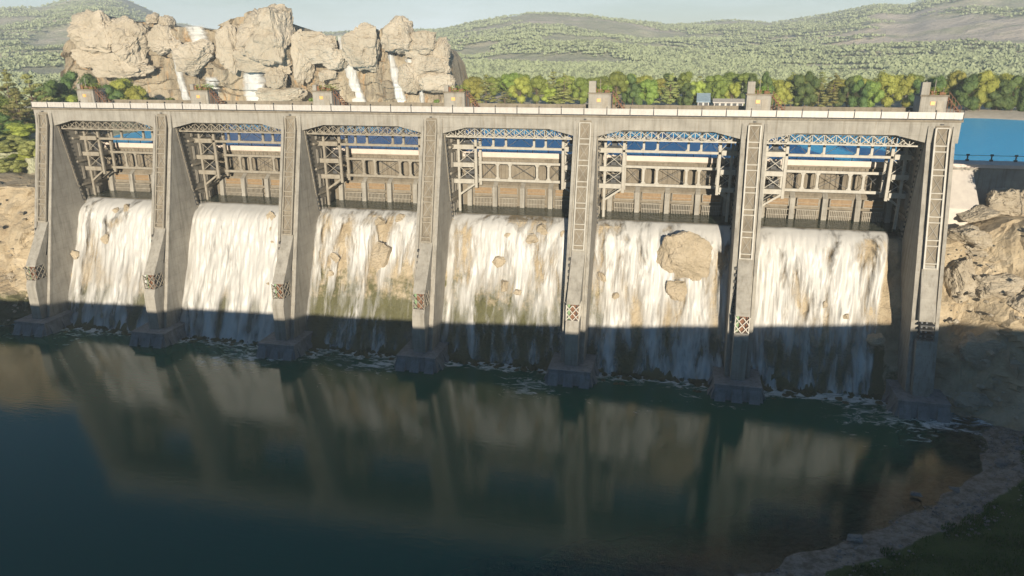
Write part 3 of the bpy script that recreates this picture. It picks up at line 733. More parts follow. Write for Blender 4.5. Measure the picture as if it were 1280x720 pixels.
tag(mesh_obj('spillway_water', [(-1.5, 4.0, 21.62), (145.5, 4.0, 21.62), (145.5, 10.15, 21.75), (-1.5, 10.15, 21.75)], [(0, 1, 2, 3)], water_mat('spillway_water', (.03, .045, .025), .15, .5, .1)), 'dark green water sliding to the spillway crest', kind='structure')
def on_fall(u, v, off=0):
    y = 0
    for _ in range(30):
        p = at(u, v, y)
        # face depth for this height
        zz = p.z; pts = [(4.6, 21.6), (3.4, 21.1), (2.5, 20.0), (1.5, 17.8), (.1, 14), (-1.8, 9.5), (-3.6, 5.5), (-5.0, 2.3), (-6.3, -.4)]
        yy = 4.6
        for (ya, za), (yb, zb) in zip(pts[:-1], pts[1:]):
            if zb <= zz <= za: yy = yb+(ya-yb)*(zz-zb)/(za-zb)
        y = y*.4+(yy-off)*.6
    return at(u, v, y)
ST = [  # u, v, w px, h px, label
    (145, 263, 9, 8, 'small tan stone near the crest of the leftmost fall, left of a bigger one'),
    (158, 261, 11, 12, 'tan stone near the crest of the leftmost fall, right one of a close pair'),
    (133, 299, 12, 13, 'tan stone halfway down the middle of the leftmost fall'),
    (95, 318, 11, 13, 'tan stone at the left edge of the leftmost fall against the first pier'),
    (337, 271, 17, 15, 'large pale stone at the upper right of the thick second fall'),
    (341, 287, 9, 9, 'small stone directly beneath the large pale stone of the second fall'),
    (342, 303, 8, 9, 'lower small stone beneath the large pale stone of the second fall'),
    (263, 353, 8, 7, 'small stone low in the middle of the second fall'),
    (335, 355, 10, 8, 'small stone low at the right edge of the second fall beside the third pier'),
    (228, 338, 9, 10, 'small stone low at the left edge of the second fall'),
    (475, 277, 14, 11, 'tan stone near the crest of the third fall, left one of a pair'),
    (499, 272, 16, 12, 'tan stone near the crest of the third fall, close to the middle pier'),
    (419, 322, 14, 14, 'angular stone at the left of the third fall, above a smaller one'),
    (414, 342, 9, 9, 'small stone below the angular stone at the left of the third fall'),
    (479, 325, 32, 42, 'large jagged tan rock in the middle of the mossy third fall'),
    (679, 288, 15, 18, 'upright oval stone high on the right of the fourth fall'),
    (665, 299, 18, 14, 'flat oval stone left of and below the upright one on the fourth fall'),
    (624, 327, 18, 15, 'chunky stone in the centre of the fourth fall'),
    (634, 294, 10, 8, 'small stone high in the middle of the fourth fall'),
    (630, 357, 14, 17, 'rounded stone low in the middle of the fourth fall'),
    (647, 365, 11, 8, 'small flat stone lowest on the fourth fall'),
    (704, 293, 9, 10, 'small stone at the right edge of the fourth fall by the fifth pier'),
    (858, 319, 66, 62, 'big round tan boulder bulging from the top of the fifth fall'),
    (846, 362, 26, 30, 'tapering rock below the big round boulder in the fifth fall'),
    (752, 346, 16, 11, 'flat stone at the left of the fifth fall beside the fifth pier'),
    (769, 369, 12, 10, 'small blocky stone low at the left of the fifth fall'),
    (1031, 381, 9, 11, 'small stone low in the middle of the rightmost fall'),
    (1057, 395, 9, 8, 'small stone just above the shadow line of the rightmost fall'),
    (1093, 424, 26, 14, 'dark wedge-shaped rock in the shaded foot of the rightmost fall'),
]
for q, (u, v, w, h, lab) in enumerate(ST):
    p = on_fall(u, v, .9 if w < 40 else 1.5); k_ = (p-CAM).dot(Fv)/FPX
    big = w > 25
    rock('boulder', p, (w*k_*1.1, min(w*k_, 4.6 if big else 1.8)*(1.0), h*k_*1.12), 50+q, lab, 'boulder', mat=M['stone'], rot=(0, random.uniform(-.25, .25), 0), sub=4 if big else 3, rough=.07 if not big else .08, npt=14 if not big else 26, blocky=.25, group='stones standing out of the falls')

# ------------------------------------------------------------------ downstream ground and pool
SH = [(300, -6), (190, -8.5), (157, -9.5), (151.5, -13), (148.5, -20), (147.5, -25.5), (141, -32), (132.8, -39), (120.8, -48.6), (104, -58), (80, -72), (30, -86), (-60, -92), (-300, -92)]
SHn = np.array(SH, dtype=float)
def shore_d(x, y):
    best = 1e9; sg = 1
    for (ax, ay), (bx, by) in zip(SH[:-1], SH[1:]):
        dx, dy = bx-ax, by-ay; t = max(0, min(1, ((x-ax)*dx+(y-ay)*dy)/(dx*dx+dy*dy)))
        qx, qy = ax+t*dx, ay+t*dy; d = math.hypot(x-qx, y-qy)
        if d < best: best = d; sg = 1 if (dx*(y-ay)-dy*(x-ax)) > 0 else -1
    return best*sg
RID = [(-500, 38.6), (38, 39), (118, 40.6), (145, 42.0), (172, 44.2), (196, 46.6), (240, 48), (500, 50)]
def ridge(x):
    for (a, za), (b, zb) in zip(RID[:-1], RID[1:]):
        if a <= x <= b: return za+(zb-za)*(x-a)/(b-a)
    return 51
gx = np.concatenate([np.arange(-500, -60, 20.), np.arange(-60, 110, 5.), np.arange(110, 175, 1.), np.arange(175, 520, 15.)])
gy = np.concatenate([np.arange(-520, -200, 20.), np.arange(-200, -180, 2.), np.arange(-180, -66, 6.), np.arange(-66, 2, 1.)])
vs, zone = [], []
for x in gx:
    for y in gy:
        d = shore_d(x, y)+fbm(x, y, 0, 3, .12)*1.2
        if d < 0: z = max(-3.5, d*.28)
        else:
            z = .16*min(d, 6)+.14*max(0, d-6)
            z = min(z, 14+.05*d)
        w = smooth01(-75, -190, y)
        z = z*(1-w)+ridge(x)*w if y > -190 else ridge(x)-.06*(-190-y)
        z += fbm(x, y, 0, 5, .25)*.22*(1 if d > -1 else 2)*(1-.7*w)
        vs.append((x, y, z)); zone.append(smooth01(1.6, 5.6, d+ (0 if x < 160 or y < -18 else -20)) if d > 0 else 0)
o = mesh_obj('ground', vs, grid_faces(len(gx), len(gy)), M['ground'], smooth=True)
setattr_f(o.data, 'zone', zone); tag(o, 'river bed, stony beach and grassy slope below the dam', kind='structure')
# pool water
wx = np.concatenate([np.arange(-420, -20, 20.), np.arange(-20, 165, 1.5), np.arange(165, 300, 20.)]); wy = np.concatenate([np.arange(-120, -66, 6.), np.arange(-66, -1, 1.)])
vs, sh_, fo_ = [], [], []
for x in wx:
    for y in wy:
        d = shore_d(x, y); vs.append((x, y, 0))
        sh_.append(smooth01(-11, -.5, d+fbm(x, y, 0, 3, .2)*2)); toe = smooth01(-15, -7.5, y)
        fo_.append(max(toe*(1.04+.12*smooth01(100, 150, x)), .72*smooth01(-34, -12, y)*(.6+.8*fbm(x, y, 0, 3, .06)+.3), .92*smooth01(-22, -14, y)*smooth01(112, 140, x)))
o = mesh_obj('pool_water', vs, grid_faces(len(wx), len(wy)), M['pool'], smooth=True)
setattr_f(o.data, 'shallow', sh_); setattr_f(o.data, 'foam', fo_); tag(o, 'dark teal pool below the dam reflecting it', kind='structure')
# rubble along the toe of each fall: one mass of wet stones nobody could count
v, f = [], []
def add_stone(x, y, z, r, rr):
    n_ = len(v); q = []
    for dx, dy, dz in ((1, 0, 0), (-1, 0, 0), (0, 1, 0), (0, -1, 0), (0, 0, 1), (0, 0, -1), (.6, .6, .5), (-.6, -.5, .6), (.5, -.7, .4), (-.6, .5, .5)):
        q.append(Vector((dx, dy, dz))*r*rr.uniform(.7, 1.2))
    bm = bmesh.new()
    for a in q: bm.verts.new(a)
    bmesh.ops.convex_hull(bm, input=bm.verts); bm.verts.ensure_lookup_table(); bm.verts.index_update()
    for a in bm.verts: v.append((x+a.co.x, y+a.co.y, z+a.co.z*.7))
    for a in bm.faces: f.append(tuple(b.index+n_ for b in a.verts))
    bm.free()
rr = random.Random(3)
for q in range(950):
    x = rr.uniform(-12, 152); y = -6.0-abs(rr.gauss(0, 1.6)); r = rr.uniform(.2, .75)
    add_stone(x, y, -.2+.25*(y+10)*.3, r, rr)
v2, f2 = v, f; v, f = [], []
for q in range(500):
    x = rr.uniform(147.5, 185) if q % 3 else rr.uniform(-45, -3); s_ = rr.uniform(.12, .8); y, z = face_pt(x, s_)
    add_stone(x, y-1.6-.8*rr.random(), z, rr.choice((.15, .2, .3, .4, .6)), rr)
tag(mesh_obj('bank_rubble', v, f, M['boulder']), 'loose tan stones scattered over the rocky banks', 'rubble', kind='stuff')
v, f = v2, f2
tag(mesh_obj('toe_rubble', v, f, M['ped'] and rock_mat('wet_mossy_stone', (.04, .05, .02), (.08, .09, .035), (.14, .13, .07), .6)), 'wet mossy rubble along the foot of the falls', 'rubble', kind='stuff')
v, f = [], []
for q in range(2600):
    k_ = rr.randint(2, 9); (ax, ay), (bx, by) = SH[k_], SH[k_+1] if k_+1 < len(SH) else SH[k_]
    t = rr.random(); x, y = ax+(bx-ax)*t, ay+(by-ay)*t
    x += rr.uniform(-3, 8)*.7; y += -rr.uniform(-3, 7)*.7
    d = shore_d(x, y)
    if d < -2 or d > 7: continue
    add_stone(x, y, (.16 if d > 0 else .28)*d, rr.choice((.05, .08, .1, .14, .2)), rr)
tag(mesh_obj('beach_pebbles', v, f, M['greyrock']), 'scattered pebbles on the shaded beach', 'pebbles', kind='stuff')
for q, (u, v_, w, h, lab) in enumerate([(1268, 585, 22, 9, 'flat grey rock on the beach at the right edge'), (1249, 579, 18, 9, 'flat grey rock on the pale beach near the shore point'),
                                        (1193, 612, 14, 6, 'small grey rock half sunk in the beach mud'), (1068, 673, 22, 9, 'pale flat stone under the shallow water near the grass'),
                                        (1272, 562, 16, 14, 'grey boulder at the foot of the right rock bank'), (1146, 618, 16, 5, 'low stone at the edge of the shallow water')]):
    d_ = Fv+R2*((u-640)/FPX)+U2*((360-v_)/FPX); p = CAM+d_*((.35-CAM.z)/d_.z); k_ = (p-CAM).dot(Fv)/FPX
    rock('shore_rock', p, (w*k_, w*k_*.8, h*k_), 90+q, lab, 'rock', M['greyrock'], npt=12, sub=3, group='rocks on the beach')
# grass blades
v, f = [], []
for q in range(90000):
    x = random.uniform(122, 168); y = random.uniform(-62, -26)
    d = shore_d(x, y)
    if d < 3.9+fbm(x, y, 0, 3, .3)*1.8 or d > 30: continue
    z = .16*6+.14*(d-6); h = random.uniform(.15, .4); a = random.uniform(0, 6.28); wv_ = .05
    n_ = len(v); dx, dy = math.cos(a)*wv_, math.sin(a)*wv_
    v += [(x-dx, y-dy, z-.1), (x+dx, y+dy, z-.1), (x+random.uniform(-.12, .12), y+random.uniform(-.12, .12), z+h)]; f.append((n_, n_+1, n_+2))
gm = mat_mottled('grass_blades', (.03, .085, .008), (.06, .14, .015), .8, .8, 0)
tag(mesh_obj('grass', v, f, gm), 'dark green grass on the near bank', 'grass', kind='stuff')

# ------------------------------------------------------------------ right bank: retaining wall, promenade, boulders
rw = thing('retaining_wall', 'concrete retaining wall with railed promenade right of the dam', 'wall')
MB().box(146.0, 330, 11.4, 15.5, 18, 30.2).build('wall_body', M['conc'], rw)
MB().box(146.0, 330, 11.1, 15.6, 30.2, 30.7).build('coping', M['peach'], rw)
rl = MB(); rl.box(150, 330, 14.9, 14.97, 31.5, 31.57).build('top_rail', M['dark'], rw)
for x in np.arange(152.75, 250, 3.3):
    MB().box(x-.07, x+.07, 14.8, 15.0, 30.7, 31.7).box(x-.22, x+.22, 14.75, 15.05, 30.7, 30.95).tube((x-.2, 14.9, 31.6), (x+.2, 14.9, 31.6), .16, 6).build('bollard', M['dark'], rw)
MB().prof([(11.4, 29.8), (6.0, 25.0), (6.0, 16), (11.4, 16)], 145.8, 152.6).build('wing_wall', M['plaster'], rw)
RB = [(1262, 252, 7, 60, 42, 'big pale boulder at the right edge just below the shaded retaining wall'),
      (1245, 318, 1.5, 90, 40, 'wide pale boulder jutting from the middle of the right bank'),
      (1212, 300, 1.5, 56, 36, 'rounded rock close beside the rightmost pier'),
      (1255, 360, -2, 78, 44, 'large smooth pale boulder just above the shadow line at right'),
      (1203, 352, -1, 46, 60, 'tall pale rock beside the hood of the rightmost pier'),
      (1225, 268, 5, 50, 22, 'flat pale rock at the foot of the wing wall'),
      (1285, 380, -4, 50, 50, 'bulky rock at the right edge across the shadow line'),
      (1225, 440, -6, 60, 50, 'shaded rock below the shadow line on the right bank'),
      (1265, 470, -7, 60, 54, 'dark rounded boulder low on the right bank'),
      (1215, 500, -8.6, 50, 30, 'dark low rock beside the rightmost footing')]
for q, (u, v_, y, w, h, lab) in enumerate(RB):
    p = at(u, v_, y); k_ = (p-CAM).dot(Fv)/FPX
    rock('boulder', (p.x, p.y+.2, p.z), (w*k_, 5, h*k_), 120+q, lab, 'boulder', M['boulder'], npt=24, sub=4, rough=.09, blocky=.45, group='boulders on the right bank')
LB = [(14, 262, 4, 40, 30, 'tan boulder at the top of the left bank beside the narrow fall'), (8, 310, -1, 34, 44, 'tan rock halfway down the left bank'), (6, 350, -4, 40, 30, 'low tan rock on the left bank at the shadow line')]
for q, (u, v_, y, w, h, lab) in enumerate(LB):
    p = at(u, v_, y); k_ = (p-CAM).dot(Fv)/FPX
    rock('boulder', (p.x, p.y+1.2, p.z), (w*k_, 5, h*k_), 140+q, lab, 'boulder', M['boulder'], npt=20, sub=4, rough=.14, blocky=.5, group='boulders on the left bank')

# ------------------------------------------------------------------ reservoir and land around it
tag(mesh_obj('reservoir_water', [(-16, 12.7, 27), (600, 12.7, 27), (600, 175, 27), (-200, 175, 27), (-200, 130, 27), (-34, 62, 27)], [(0, 1, 2, 3, 4, 5)], M['lake']), 'blue reservoir behind the dam', kind='structure')
# terrain in rings round the valley: left bank, far shore, hills
SIL = [(-80, 14), (-10, 16), (60, 11), (110, -3), (150, 0), (185, 14), (215, 30), (300, 42), (420, 42), (555, 39), (600, 30), (665, 19), (740, 21), (835, 33), (880, 30), (930, 28), (965, 31), (1040, 21), (1095, 10), (1140, 9), (1165, 0), (1220, -6), (1285, -3), (1400, 4), (1700, 10)]
saz, sel = [], []
for u, v_ in SIL:
    d = Fv+R2*((u-640)/FPX)+U2*((360-v_)/FPX); saz.append(math.atan2(d.x, d.y)); sel.append(math.atan2(d.z, math.hypot(d.x, d.y)))
azs = np.linspace(-1.15, .85, 330); rs = np.concatenate([np.linspace(125, 420, 70), np.geomspace(430, 2600, 95)])
def shore_in(x, y):     # >0 on land, metres
    far = y-(139+2.5*math.sin(x*.06)+2*math.sin(x*.13+1)-12*smooth01(190, 215, x))
    left = (-26-.75*(y-20)*smooth01(20, 140, y))-x
    left += 4*math.sin(y*.12)
    return max(far, left if y > 13 else -9)
vs = []
for az in azs:
    el = np.interp(az, saz, sel)
    rd = 1900+180*math.sin(az*9)+(500 if az < -.45 else 0)
    top_ = CAM.z+math.tan(el)*rd
    for r in rs:
        x, y = CAM.x+math.sin(az)*r, CAM.y+math.cos(az)*r
        s = shore_in(x, y)
        z = 27+min(max(s, -6), 3)*.35
        if s > 3: z += min(s-3, 200)*.01
        t = smooth01(380, rd, r)
        base = z
        h = top_-base
        rid = fbm(x, y, 0, 6, .0022)
        z = base+h*t**1.25*(1+(rid*.55*(1-t)))+ (fbm(x, y, 3, 5, .008)*10*smooth01(450, 900, r)*(1-.75*t))
        if r > rd: z = top_-(r-rd)*.12
        if y < 13.5: z = -12
        z += fbm(x, y, 5, 5, .02)*2.2*smooth01(500, 900, r)
        vs.append((x, y, z))
o = mesh_obj('hills', vs, grid_faces(len(azs), len(rs)), M['hills'], smooth=True); tag(o, 'hazy wooded hills beyond the reservoir', kind='structure')
HV = np.array(vs).reshape(len(azs), len(rs), 3)
def ground_z(x, y):
    az = math.atan2(x-CAM.x, y-CAM.y); r = math.hypot(x-CAM.x, y-CAM.y)
    i = int(np.clip(np.searchsorted(azs, az), 0, len(azs)-1)); j = int(np.clip(np.searchsorted(rs, r), 0, len(rs)-1)); return float(HV[i, j, 2])
# sandy strip on the far shore
vs = []
for x in np.arange(20, 330, 2.):
    b = 139+2.5*math.sin(x*.06)+2*math.sin(x*.13+1)-12*smooth01(190, 215, x)
    for j, (dy, z) in enumerate(((-7, 26.4), (-5, 27.15), (2, 28.1), (5.5, 28.5+.4*fbm(x, 0, 0, 3, .3)))): vs.append((x, b+dy, z+.25))
tag(mesh_obj('far_beach', vs, grid_faces(len(vs)//4, 4), mat_mottled('pale_sand', (.42, .37, .3), (.58, .52, .43), .6, .95, .3), smooth=True), 'pale sandy strip along the far shore', kind='structure')

# far forest on the hills, one mass
ov = np.array([(1, 0, 0), (0, 1, 0), (-1, 0, 0), (0, -1, 0), (0, 0, 1), (.75, .75, .55), (-.75, .75, .5), (-.75, -.75, .6), (.75, -.75, .5)])
of = [(0, 5, 4), (5, 1, 4), (1, 6, 4), (6, 2, 4), (2, 7, 4), (7, 3, 4), (3, 8, 4), (8, 0, 4)]
def forest(name, lab, mat, n, seed, rmin, rmax, thr):
    rg = np.random.default_rng(seed); V, Fc = [], []
    c = 0
    while c < n:
        az = rg.uniform(-.82, .42); r = rmin*(rmax/rmin)**rg.random()
        x, y = CAM.x+math.sin(az)*r, CAM.y+math.cos(az)*r; c += 1
        if fbm(x, y, seed, 4, .004) < thr-(.5 if r < 600 else 0)*.6: continue
        z = ground_z(x, y); s = rg.uniform(.7, 1.7)*(1+r/2400); hh = s*rg.uniform(.9, 1.5)
        a = rg.uniform(0, 6.28); ca, sa = math.cos(a), math.sin(a)
        jit = 1+rg.uniform(-.35, .35, (9, 3)); P = ov*jit*np.array([s, s, hh]); b = len(V)
        for p in P: V.append((x+p[0]*ca-p[1]*sa, y+p[0]*sa+p[1]*ca, z+p[2]+s*.2))
        Fc += [tuple(q+b for q in t_) for t_ in of]
    tag(mesh_obj(name, V, Fc, mat), lab, 'forest', kind='stuff')
forest('far_forest', 'pale green forest mass covering the far hills', M['hill_leaf'], 80000, 1, 330, 2400, -.16)
forest('far_forest', 'darker forest patches scattered over the far hills', M['hill_leaf2'], 34000, 2, 400, 2400, -.02)
forest('far_forest', 'yellow-green woodland patches on the lower hills', M['hill_leaf3'], 22000, 5, 330, 1900, -.05)

# ------------------------------------------------------------------ trees
def crown_mesh(kind, seed):
    rr = random.Random(seed); V, Fc = [], []
    blobs = []
    if kind == 'layered':
        for q in range(15):
            h = .14+.86*q/14; rad = (1-h)**.65*.5+.07
            for _ in range(max(2, int(5*rad*2))):
                a = rr.uniform(0, 6.28); d = rad*rr.uniform(.25, .95)
                blobs.append((math.cos(a)*d, math.sin(a)*d, h+rr.uniform(-.03, .03), rr.uniform(.1, .19)*(rad+.35), .3))
    elif kind == 'dark':
        for q in range(22):
            h = rr.uniform(.15, .93); rad = .5*math.sin(math.pi*min(1, (h*.8+.2)))**.6
            a = rr.uniform(0, 6.28); d = rad*rr.uniform(.2, .85)
            blobs.append((math.cos(a)*d, math.sin(a)*d, h, rr.uniform(.13, .22), .85))
    else:
        for q in range(20):
            h = rr.uniform(.22, .88); rad = .46*math.sin(math.pi*h)**.5
            a = rr.uniform(0, 6.28); d = rad*rr.uniform(.2, .9)
            blobs.append((math.cos(a)*d, math.sin(a)*d, h, rr.uniform(.13, .23), .8))
    per = 2+5200//len(blobs)
    for bx, by, bz, br, fl in blobs:
        # irregular inner mass
        bm = bmesh.new(); bmesh.ops.create_icosphere(bm, subdivisions=2, radius=1); n_ = len(V)
        bm.verts.index_update()
        for vv in bm.verts:
            p = vv.co*(br*.8)*(1+.35*fbm(vv.co.x*2+bx*9, vv.co.y*2+by*9, vv.co.z*2+seed, 3)); V.append((bx+p.x, by+p.y, bz+p.z*fl))
        for ff in bm.faces: Fc.append(tuple(w.index+n_ for w in ff.verts))
        bm.free()
        for _ in range(per):
            d = Vector((rr.gauss(0, 1), rr.gauss(0, 1), rr.gauss(0, 1)+.25)).normalized(); r = br*rr.uniform(.72, 1.13)
            c = Vector((bx+d.x*r, by+d.y*r, bz+d.z*r*fl)); s = rr.uniform(.010, .022)
            t1 = (d.orthogonal().normalized()+Vector((rr.uniform(-.8, .8), rr.uniform(-.8, .8), rr.uniform(-.8, .8)))).normalized(); t2 = d.cross(t1)
            n_ = len(V); V += [tuple(c+t1*s), tuple(c-t1*s*.6+t2*s), tuple(c-t1*s*.7-t2*s)]; Fc.append((n_, n_+1, n_+2))
    return V, Fc
LM = {'round': 'leaf_yellow', 'dark': 'leaf_dark', 'green': 'leaf_green', 'layered': 'leaf_tan'}
CROWN = {}
for kd in LM:
    for s_ in range(2):
        V, Fc = crown_mesh(kd, 10+s_*7+len(kd)); me = bpy.data.meshes.new('crown'); me.from_pydata(V, [], Fc); me.materials.append(M[LM[kd]]); CROWN[(kd, s_)] = me
TR = []
for s_ in range(2):
    m_ = MB(); rr = random.Random(s_)
    m_.tube((0, 0, -.05), (.01, 0, .5), .03, 8, .018).tube((.01, 0, .5), (0, .01, .85), .018, 6, .006)
    for q in range(7):
        a = rr.uniform(0, 6.28); h = rr.uniform(.25, .6); m_.tube((0, 0, h), (math.cos(a)*.28, math.sin(a)*.28, h+.2), .011, 5, .004)
    o_ = m_.build('trunk', M['bark']); TR.append(o_.data); bpy.data.objects.remove(o_)
def tree(x, y, zb, h, w, kind, label, group):
    t = thing({'round': 'broadleaf_tree', 'dark': 'evergreen_tree', 'green': 'broadleaf_tree', 'layered': 'cedar_tree'}[kind], label, 'tree', (x, y, zb), group)
    s_ = random.randint(0, 1); a = random.uniform(0, 6.28)
    c = bpy.data.objects.new('crown', CROWN[(kind, s_)]); b = bpy.data.objects.new('trunk', TR[s_])
    for o in (c, b): COL.objects.link(o); o.parent = t; o.scale = (w, w, h); o.rotation_euler.z = a
    return t
NAMES = {'round': 'yellow-green round tree', 'dark': 'dark evergreen tree', 'green': 'mid green bushy tree', 'layered': 'olive layered cedar'}
MARK = [(-50, 118, 'left of leftmost control house'), (118, 260, 'behind the second control house'), (260, 565, 'at the cliff foot'), (565, 745, 'left of fifth control house'), (745, 872, 'right of fifth control house'), (872, 945, 'by the bungalow'), (945, 1040, 'right of sixth control house'), (1040, 1160, 'left of rightmost control house'), (1160, 1215, 'behind rightmost control house'), (1215, 1400, 'right of the dam end')]
cnt = {}
def tlabel(u, kind, row):
    for a, b, tx in MARK:
        if a <= u < b: break
    k_ = (kind, tx, row); cnt[k_] = cnt.get(k_, 0)+1
    return '%s %s, %s, %s' % (ORD[cnt[k_]-1], NAMES[kind], row, tx)
front = [(569, 118, 'round', 14), (589, 102, 'round', 24), (607, 97, 'layered', 28), (631, 116, 'layered', 26), (650, 99, 'round', 26), (671, 98, 'green', 24), (690, 112, 'round', 24), (705, 97, 'layered', 34), (727, 100, 'green', 24), (752, 102, 'green', 26), (771, 93, 'green', 30), (792, 97, 'dark', 26), (812, 102, 'green', 26), (839, 97, 'layered', 34), (861, 106, 'dark', 22), (873, 104, 'round', 20),
         (899, 104, 'green', 20), (917, 106, 'round', 18), (941, 96, 'dark', 22), (958, 95, 'dark', 22), (976, 104, 'round', 24), (992, 96, 'layered', 26), (1010, 93, 'dark', 30), (1026, 102, 'layered', 26), (1044, 97, 'layered', 30), (1062, 101, 'dark', 26), (1078, 103, 'dark', 24), (1094, 104, 'green', 24), (1114, 96, 'round', 34), (1134, 98, 'round', 28), (1152, 104, 'dark', 30), (1172, 98, 'dark', 30), (1196, 93, 'round', 30), (1214, 98, 'dark', 32), (1232, 93, 'round', 30), (1252, 103, 'dark', 34), (1272, 98, 'dark', 34), (1292, 100, 'dark', 34), (1312, 97, 'green', 34)]
for u, vt, kd, w in front:
    y = 143.5+random.uniform(0, 6); 
    if u > 1205: y = 141
    p = at(u, vt, y); k_ = (p-CAM).dot(Fv)/FPX; zb = 28.0
    tree(p.x, y, zb, (p.z-zb)*1.1, w*k_*1.15, kd, tlabel(u, kd, 'front row across the water'), 'trees on the far shore')
rr = random.Random(12)
u = 575
while u < 1320:
    kd = rr.choice(['round', 'green', 'round', 'layered', 'green', 'dark']); y = 172+rr.uniform(-8, 25); vt = rr.uniform(89, 100)
    p = at(u, vt, y); k_ = (p-CAM).dot(Fv)/FPX
    tree(p.x, y, 28.2, (p.z-28.2)*1.02, rr.uniform(26, 40)*k_, kd, tlabel(u, kd, 'back row across the water'), 'trees on the far shore')
    u += rr.uniform(15, 24)
left = [(4, 88, 70, 'layered', 44), (34, 92, 60, 'layered', 60), (62, 98, 75, 'dark', 44), (18, 112, 45, 'layered', 50), (80, 90, 95, 'dark', 46), (100, 96, 80, 'dark', 34), (112, 92, 100, 'dark', 40), (132, 104, 85, 'dark', 34), (150, 97, 92, 'round', 44), (168, 108, 88, 'round', 28), (184, 118, 100, 'dark', 26), (28, 152, 32, 'round', 52), (4, 140, 36, 'dark', 44), (-14, 120, 45, 'green', 50), (8, 178, 24, 'dark', 40), (36, 186, 27, 'dark', 22), (-20, 170, 28, 'green', 40), (124, 120, 70, 'green', 24), (90, 118, 70, 'round', 26), (27, 176, 21, 'round', 36), (4, 178, 18, 'dark', 46), (40, 190, 19, 'green', 24), (-10, 186, 16, 'round', 36), (34, 202, 16, 'round', 22), (14, 198, 16, 'green', 30), (-4, 168, 26, 'green', 40), (44, 172, 28, 'dark', 20), (52, 140, 50, 'dark', 30)]
for u, vt, y, kd, w in left:
    p = at(u, vt, y); k_ = (p-CAM).dot(Fv)/FPX; zb = 28.0 if y < 28.5 else 27.5
    tree(p.x, y, zb-.3, (p.z-zb), w*k_*1.1, kd, tlabel(u, kd, 'left bank'), 'trees on the left bank')
for q, (u, vt, kd, w) in enumerate([(212, 122, 'green', 14), (560, 118, 'green', 16), (545, 124, 'green', 12), (390, 122, 'green', 12), (1, 66, 'green', 40)][:4]):
    p = at(u, vt, 132); k_ = (p-CAM).dot(Fv)/FPX
    tree(p.x, 132, 27, (p.z-27), w*k_, kd, tlabel(u, kd, 'low shrubs'), 'shrubs at the cliff foot')
v, f = [], []
base_ = [crown_mesh('green', 90), crown_mesh('dark', 91)]
for q in range(34):
    V, Fc = base_[q % 2]; x = -17-q*1.5*rr.uniform(.8, 1.1); y = rr.uniform(11.5, 24); w = rr.uniform(3.5, 6.5); h = rr.uniform(2.5, 4.8); z = ground_z(x, y) if y > 15 else 24.3+.05*q
    z = max(z, 24); a = rr.uniform(0, 6.28); ca, sa = math.cos(a), math.sin(a); n_ = len(v)
    v += [(x+(p[0]*ca-p[1]*sa)*w, y+(p[0]*sa+p[1]*ca)*w, z-h*.3+p[2]*h) for p in V]; f += [tuple(i_+n_ for i_ in t_) for t_ in Fc]
tag(mesh_obj('undergrowth', v, f, M['leaf_tan']), 'dense bushy undergrowth along the top of the left bank', 'undergrowth', kind='stuff')
t = tree(167, -29, 2.5, 44, 15, 'green', 'tall unseen tree added on the right bank to shade the retaining wall', None)  # unseen tree, added for the shadow its raised crown throws on the wall
for c_ in t.children:
    if c_.name.startswith('crown'): c_.scale = (15, 15, 12); c_.location.z = 30.2
    else: c_.scale = (8, 8, 44)

# far houses
def house(u0, u1, vt, vb, y, roofm, name, lab, wins, rh):
    a, b = at(u0, vt, y), at(u1, vb, y); x0, x1 = a.x, b.x; zt = a.z; z0 = 27.6
    t = thing(name, lab, 'house', ((x0+x1)/2, y, z0)); hx = (x1-x0)/2; H_ = zt-z0
    MB().box(-hx, hx, 0, 7, 0, H_-rh).build('wall', M['plaster'], t)
    MB().prof([(-.6, H_-rh), (3.5, H_), (7.6, H_-rh), (7.6, H_-rh-.25), (-.6, H_-rh-.25)], -hx-.4, hx+.4).build('roof', roofm, t)
    for w in range(wins):
        x = -hx+(w+.5)*2*hx/wins; f_ = MB().box(x-.75, x+.75, -.12, 0, (H_-rh)*.45, (H_-rh)*.45+1.4).build('window_frame', M['rail'], t)
        MB().box(x-.6, x+.6, -.16, -.122, (H_-rh)*.45+.15, (H_-rh)*.45+1.25).build('pane', M['dark'], f_)
    return t
house(873, 886, 117, 132, 138.5, M['roofblue'], 'lake_house', 'small two-storey house with blue-grey roof on the far shore', 2, 2.4)
house(893, 929, 124, 132, 139.0, M['plaster'], 'bungalow', 'long low pale bungalow on the far shore behind the dam', 5, .9)

# ------------------------------------------------------------------ rock cliff with waterfalls across the reservoir
CS = [(84, 70), (90, 36), (112, 17), (130, 14), (165, 25), (200, 22), (216, 28), (232, 31), (276, 32), (297, 20), (322, 9), (340, 16), (360, 22), (364, 38), (400, 40), (432, 46), (440, 38), (456, 30), (470, 44), (480, 34), (502, 27), (515, 40), (545, 46), (556, 62), (566, 110), (570, 132)]
cu = np.array([a for a, b in CS]); cvv = np.array([b for a, b in CS])
YC = 150
pts_t = [at(u, v_, YC) for u, v_ in CS]; cxs = [p.x for p in pts_t]; czs = [p.z for p in pts_t]
def wall_y(x, z, s):
    cell = noise.cell(Vector((x*.06+fbm(x, z, 0, 2, .05)*.6, z*.09+fbm(x, z, 4, 2, .06)*.6, 0)))
    cell2 = noise.cell(Vector((x*.16+fbm(x, z, 1, 2, .1)*.6, z*.22+fbm(x, z, 5, 2, .1)*.6, 3)))
    return YC-3.5-(fbm(x, z, 0, 6, .05)*3.5+abs(fbm(x+40, z, 7, 4, .03))*5+cell*2.6+cell2*1.6+fbm(x, z*.15, 2, 4, .3)*1.1)+3*s
xs = np.linspace(cxs[0], cxs[-1], 340); zs = np.linspace(0, 1, 110); vs = []
